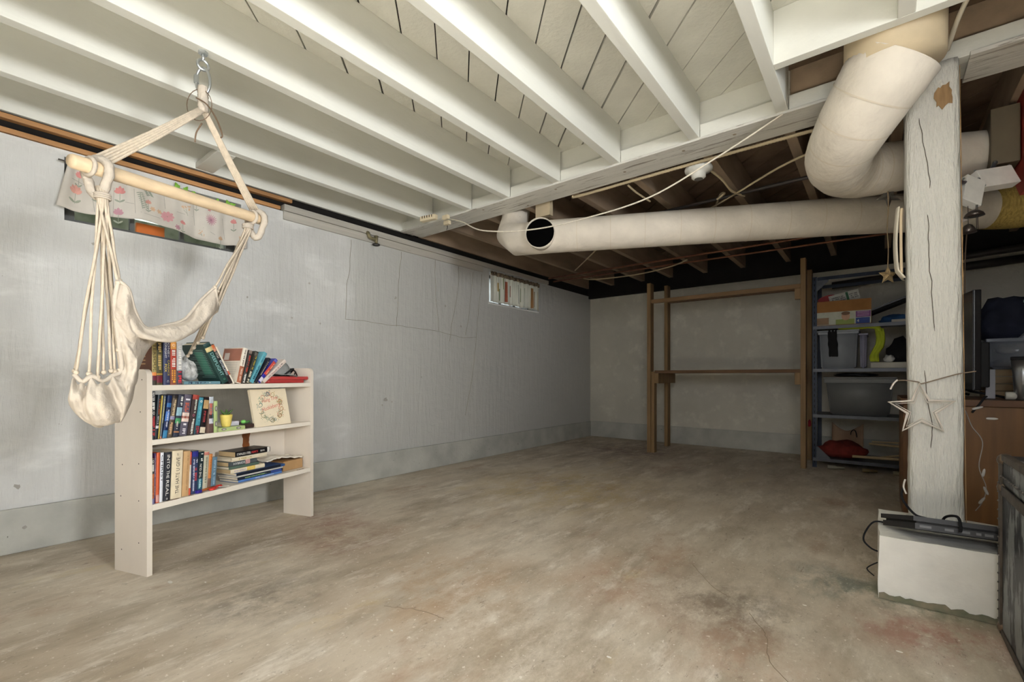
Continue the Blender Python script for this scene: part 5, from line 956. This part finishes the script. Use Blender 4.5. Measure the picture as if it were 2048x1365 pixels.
for x, z in ((-.09, .058), (.09, .058), (-.099, -.03)): bm = B(); lathe(bm, [(.006, -.003), (.006, .003)], 8, (x, .01, z)); obj('screw', bm, M_zinc, jb)
cable('box_conduit', 'short grey conduit joining the two junction boxes behind the post', 'conduit', [(.245, 2.55, 1.585), (.29, 2.64, 1.60), (.36, 2.78, 1.655), (.40, 2.86, 1.73)], .008, M_shelf)
M_red = mat('barn_red_paint', (128, 46, 40), .55, .2, 10, .2, 30, fleck=(86, 66, 58), fl_th=.66, fl_scale=12)
st_ = thing('red_stair', 'barn red stair side boards at the upper right', 'stair', (.5, 3.2, 1.7))
bm = B(); poly(bm, [(3.48, 2.205), (3.56, 2.17), (3.42, 1.95), (3.12, 1.745), (2.93, 1.56), (2.72, 1.56), (2.72, 2.205)], lambda u, v, q: (.015 + q, u - 3.2, v - 1.7), .035); obj('stringer', bm, M_red, st_)
bm = B(); poly(bm, [(3.16, 2.10), (3.17, 1.80), (2.90, 1.58), (2.70, 1.58), (2.70, 2.10)], lambda u, v, q: (-.022 + q, u - 3.2, v - 1.7), .034); obj('stringer', bm, mat('bright_red_paint', (150, 52, 42), .5, .15, 10), st_)
wc = thing('wind_chime', 'dark metal bells dangling beside the junction box', 'wind chime', (.272, 2.61, 1.433)); wc.scale = (.79, .79, .79)
M_bell = mat('dark_bell_metal', (92, 84, 80), .3, .2, metal=.8)
bm = B(); lathe(bm, [(.040, -.004), (.034, .010), (.020, .022), (.004, .028)], 20, (.045, .02, .03)); obj('bell', bm, M_bell, wc, True)
bm = B(); lathe(bm, [(.034, -.09), (.026, -.07), (.016, -.052), (.004, -.045)], 18, (.020, .0, .03)); obj('bell', bm, M_bell, wc, True)
bm = B(); poly(bm, [(-.05, .012), (-.03, .004), (.0, .004), (.02, .012), (.0, .020), (-.03, .016)], lambda u, v, q: (u, q, v - .005), .003); obj('striker', bm, M_bell, wc)
for x in (.02, .05, .055): bm = B(); tube(bm, [(x, .01, .08), (x + .002, .01, -.06)], .0012, 5); obj('thread', bm, M_blk, wc)
cable('dangling_cord', 'thin dark cord dangling behind the right side of the post', 'cord', [(.405, 3.70, 1.665), (.392, 3.66, 1.50), (.390, 3.66, 1.30), (.388, 3.66, 1.05)], .003, mat('taupe_cord', (110, 92, 76), .8))
cable('drain_pipe', 'black drain pipe along the back wall behind the post', 'pipe', [(-.35, 5.50, 1.70), (.3, 5.50, 1.735), (.95, 5.50, 1.765)], .035, M_iron, 2, 12)
cable('drain_pipe', 'thicker black pipe above the drain pipe at the back wall', 'pipe', [(.42, 5.36, 1.80), (.7, 5.36, 1.82), (1.2, 5.36, 1.84)], .030, M_iron, 2, 12)
# ---- things on the post
def star_pts(r0, r1, n=5, ph=math.pi / 2): return [((r0 if k % 2 == 0 else r1) * math.cos(ph + math.pi * k / n), (r0 if k % 2 == 0 else r1) * math.sin(ph + math.pi * k / n)) for k in range(2 * n)]
M_wst = mat('frosted_white_frame', (218, 210, 200), .5, .06)
ws = thing('wire_star', 'white outlined star light hung on the front of the post', 'star'); ws.matrix_world = Matrix.Translation((.132, 2.367, .675)) @ Matrix.Rotation(R(-3), 4, 'Y')
bm = B(); P = star_pts(.100, .043); tube(bm, [(x, 0, z) for x, z in P], .0055, 6, closed=True); obj('outer_frame', bm, M_wst, ws)
bm = B(); P = star_pts(.080, .033); tube(bm, [(x, -.003, z) for x, z in P], .0022, 6, closed=True); obj('inner_frame', bm, M_wst, ws)
cable('star_wire', 'thin taupe wire tied round the post above the white star', 'wire', [(.045, 2.42, .772), (.07, 2.370, .788), (.122, 2.3745, .782), (.132, 2.3725, .775), (.18, 2.376, .792), (.235, 2.376, .812), (.285, 2.40, .822)], .0022, mat('taupe_wire', (128, 112, 96), .7))
cable('wire_tail', 'short beige wire end beside the white star', 'wire', [(.062, 2.368, .79), (.050, 2.365, .775), (.040, 2.362, .752)], .003, M_wst)
ss = thing('gold_star', 'small gold glitter star hanging on a wire left of the post', 'star'); ss.matrix_world = Matrix.Translation((.038, 2.777, 1.277)) @ Matrix.Rotation(R(35), 4, 'Z')
bm = B(); P = star_pts(.038, .0165); c0 = bm.verts.new((0, -.014, 0)); c1 = bm.verts.new((0, .014, 0)); vv = [bm.verts.new((x, 0, z)) for x, z in P]
for k in range(10): bm.faces.new((vv[k], vv[(k + 1) % 10], c0)); bm.faces.new((vv[(k + 1) % 10], vv[k], c1))
obj('star_body', bm, mat('gold_glitter', (164, 142, 106), .4, .4, 90, .8, 120, metal=.3), ss)
bm = B(); P = star_pts(.040, .0175); tube(bm, [(x, 0, z) for x, z in P], .003, 6, closed=True); obj('star_rim', bm, mat('gold_rim', (150, 130, 96), .5), ss)
bm = B(); tube(bm, catmull([(0, 0, .038), (.002, 0, .13), (-.003, 0, .22), (.002, 0, .31), (0, 0, .396)], 6), .0022, 6); obj('hanging_wire', bm, mat('gold_wire', (150, 130, 100), .6), ss, True)
hs = thing('mirror_star', 'dark mirrored star tucked under the duct elbow', 'star'); hs.matrix_world = Matrix.Translation((.040, 2.80, 1.655)) @ Matrix.Rotation(R(38), 4, 'Z') @ Matrix.Rotation(R(180), 4, 'Y')
bm = B(); P = star_pts(.062, .025); c0 = bm.verts.new((0, -.010, 0)); c1 = bm.verts.new((0, .010, 0)); vv = [bm.verts.new((x, 0, z)) for x, z in P]
for k in range(10): bm.faces.new((vv[k], vv[(k + 1) % 10], c0)); bm.faces.new((vv[(k + 1) % 10], vv[k], c1))
obj('star_body', bm, mat('smoky_mirror', (120, 118, 112), .2, .2, metal=.6), hs)
wb = thing('bent_cover', 'bent white plastic cover hanging on the left side of the post', 'cover', (.070, 2.47, 1.20))
bm = B(); grid(bm, 8, 18, lambda u, v: (-.010 * math.sin(math.pi * u) - .008 * math.sin(v * 3.14) + (.018 if v < .12 else 0) * (1 - v / .12), -.045 + .075 * u, v * .29)); o = obj('cover_sheet', bm, mat('milky_plastic', (216, 208, 192), .4), wb, True); solid(o, .004)
bm = B(); tube(bm, catmull([(.006, -.04, .02), (.004, -.05, .12), (.004, -.05, .22), (.006, -.045, .28)], 5), .005, 8); obj('rolled_edge', bm, mat('milky_edge', (206, 186, 156), .5), wb, True)
cable('white_lead', 'thin white lead running down the left edge of the post', 'cord', [(.085, 2.365, .40), (.080, 2.37, .37), (.088, 2.36, .345)], .003, M_wst)
# ---- console on the plinth
co = thing('game_console', 'slim black game console tilted on the white plinth', 'console'); co.matrix_world = Matrix.Translation((.101, 2.095, .281)) @ Matrix.Rotation(R(3), 4, 'Z') @ Matrix.Rotation(R(-15.0), 4, 'X')
M_con = mat('matte_black_plastic', (38, 38, 40), .45, .1); M_cog = mat('dark_groove', (14, 14, 15), .6)
bm = B(); poly(bm, [(0, 0), (.29, 0), (.27, .185), (-.075, .185)], lambda u, v, q: (u, v, q), .019); obj('lower_shell', bm, M_con, co)
bm = B(); poly(bm, [(.004, .004), (.286, .004), (.266, .18), (-.066, .18)], lambda u, v, q: (u, v, .0195 + q), .006); obj('groove', bm, M_cog, co)
bm = B(); poly(bm, [(-.004, -.004), (.292, -.004), (.272, .19), (-.081, .19)], lambda u, v, q: (u, v, .026 + q), .016); obj('upper_shell', bm, M_con, co)
for x, l in ((.012, .03), (.075, .022), (.110, .026), (.15, .012), (.17, .02)): bm = B(); box(bm, (x, -.0008, .006), (x + l, .0002, .014)); obj('port', bm, mat('port_grey', (96, 96, 98), .4), co)
cable('power_lead', 'black lead looping past the post into the console', 'cord', [(.080, 2.40, .36), (.074, 2.372, .335), (.085, 2.362, .305), (.115, 2.352, .27), (.150, 2.346, .262), (.175, 2.32, .245), (.190, 2.25, .300), (.208, 2.12, .335), (.212, 2.08, .315), (.212, 2.086, .295)], .0042, M_blk)
cable('floor_lead', 'black lead looping off the left side of the plinth', 'cord', [(.03, 2.30, .235), (-.01, 2.30, .232), (-.035, 2.27, .20), (-.042, 2.24, .17), (-.02, 2.22, .150), (.0, 2.21, .145)], .0032, M_blk)
cable('floor_lead', 'thin black wire end low on the left of the plinth', 'cord', [(.0, 2.22, .10), (-.025, 2.20, .085), (-.03, 2.19, .075), (-.01, 2.18, .06)], .0022, M_blk)
# ---- trunk
tr = thing('steamer_trunk', 'worn black steamer trunk with studded edges at the right edge', 'trunk', (.296, 2.06, 0))
M_tr = mat('worn_black_hide', (46, 47, 50), .45, .4, 4, .5, 40, stretch=(1, 2, .6), fleck=(128, 132, 132), fl_th=.50, fl_scale=4)
M_trim = mat('aged_leather_trim', (74, 66, 58), .55, .3, 20, .4, 50)
bm = B(); box(bm, (.004, -.80, .012), (.50, 0, .455), bev=.008); obj('trunk_body', bm, M_tr, tr)
bm = B(); box(bm, (.004, -.80, .4565), (.50, 0, .560), bev=.022); obj('lid', bm, M_tr, tr)
def tp(name, lo, hi, m=M_trim, bev=.002): bm = B(); box(bm, lo, hi, bev=bev); return obj(name, bm, m, tr)
tp('edge_binding', (-.002, -.022, .012), (.026, .004, .55)); tp('lid_binding', (-.001, -.78, .440), (.0035, -.03, .470)); tp('base_binding', (-.001, -.78, .012), (.0035, -.03, .030)); tp('top_binding', (0, -.78, .545), (.020, -.03, .563))
for z in (.545, .46, .03): bm = B(); bmesh.ops.create_icosphere(bm, subdivisions=2, radius=.020, matrix=Matrix.Translation((.012, -.010, z))); obj('corner_cap', bm, mat('bronze_cap', (120, 104, 88), .35, .2, metal=.7), tr, True)
M_stud = mat('dull_stud', (100, 96, 92), .4, .2, metal=.6)
for k in range(26): bm = B(); bmesh.ops.create_icosphere(bm, subdivisions=1, radius=.0038, matrix=Matrix.Translation((-.0015, -.045 - k * .026, .500))); obj('stud', bm, M_stud, tr, True)
for k in range(16): bm = B(); bmesh.ops.create_icosphere(bm, subdivisions=1, radius=.0036, matrix=Matrix.Translation((-.003, -.011, .055 + k * .028))); obj('stud', bm, M_stud, tr, True)
# ---- fairy lights behind the post
fl = thing('light_string', 'clear bulb light string hanging behind the right of the post', 'lights', (.30, 2.62, .5))
bm = B(); tube(bm, catmull([(-.045, -.09, .20), (-.02, -.02, .16), (.0, 0, .10), (.03, 0, .04), (.02, 0, -.06), (.04, .0, -.14), (.03, 0, -.20), (.01, 0, -.24)], 6), .0016, 5); obj('wire', bm, mat('clear_wire', (150, 146, 140), .3), fl, True)
for x, z, a in ((.04, .135, 90), (.03, -.10, 10), (.045, -.17, -20), (.02, -.21, 30), (.0, .17, 70)):
    bm = B(); lathe(bm, [(.003, 0), (.005, .006), (.005, .022), (.0035, .030), (.001, .034)], 10); obj('bulb', bm, mat('clear_bulb', (206, 202, 196), .15, alpha=.7), fl, True, Matrix.Translation((x, 0, z)) @ Matrix.Rotation(R(a), 4, 'Y'))

# ---- fine cracks and flakes on the floor slab
for k, pts in enumerate([[(-.34, 1.72), (-.27, 1.60), (-.24, 1.47), (-.17, 1.38)], [(-.62, 2.02), (-.50, 1.86), (-.42, 1.80)], [(-1.35, .98), (-1.22, 1.04), (-1.12, 1.05)]]):
    bm = B(); tube(bm, [(p.x + .008 * noise.noise((i * .9, k, 1)), p.y + .008 * noise.noise((i * .9, k, 5)), .0004) for i, p in enumerate(catmull([(x, y, 0) for x, y in pts], 7))], .0009, 5); obj('slab_crack', bm, mat('crack_dirt', (136, 120, 100), .9), floor)
for x, y, s_ in [(-2.16, .575, .010), (-2.05, .66, .004), (-1.2, .9, .004), (-.6, 1.2, .005), (-1.6, 1.4, .004), (.05, 1.75, .005), (-.2, 1.9, .004)]:
    bm = B(); poly(bm, [(x + s_ * 1.6 * math.cos(q * .785) * (1 + .3 * noise.noise((q, x, 1))), y + s_ * .7 * math.sin(q * .785)) for q in range(8)], lambda u, v, q: (u, v, .0002 + q), .0012); obj('paint_flake', bm, mat('flake_white', (232, 228, 218), .7), floor)
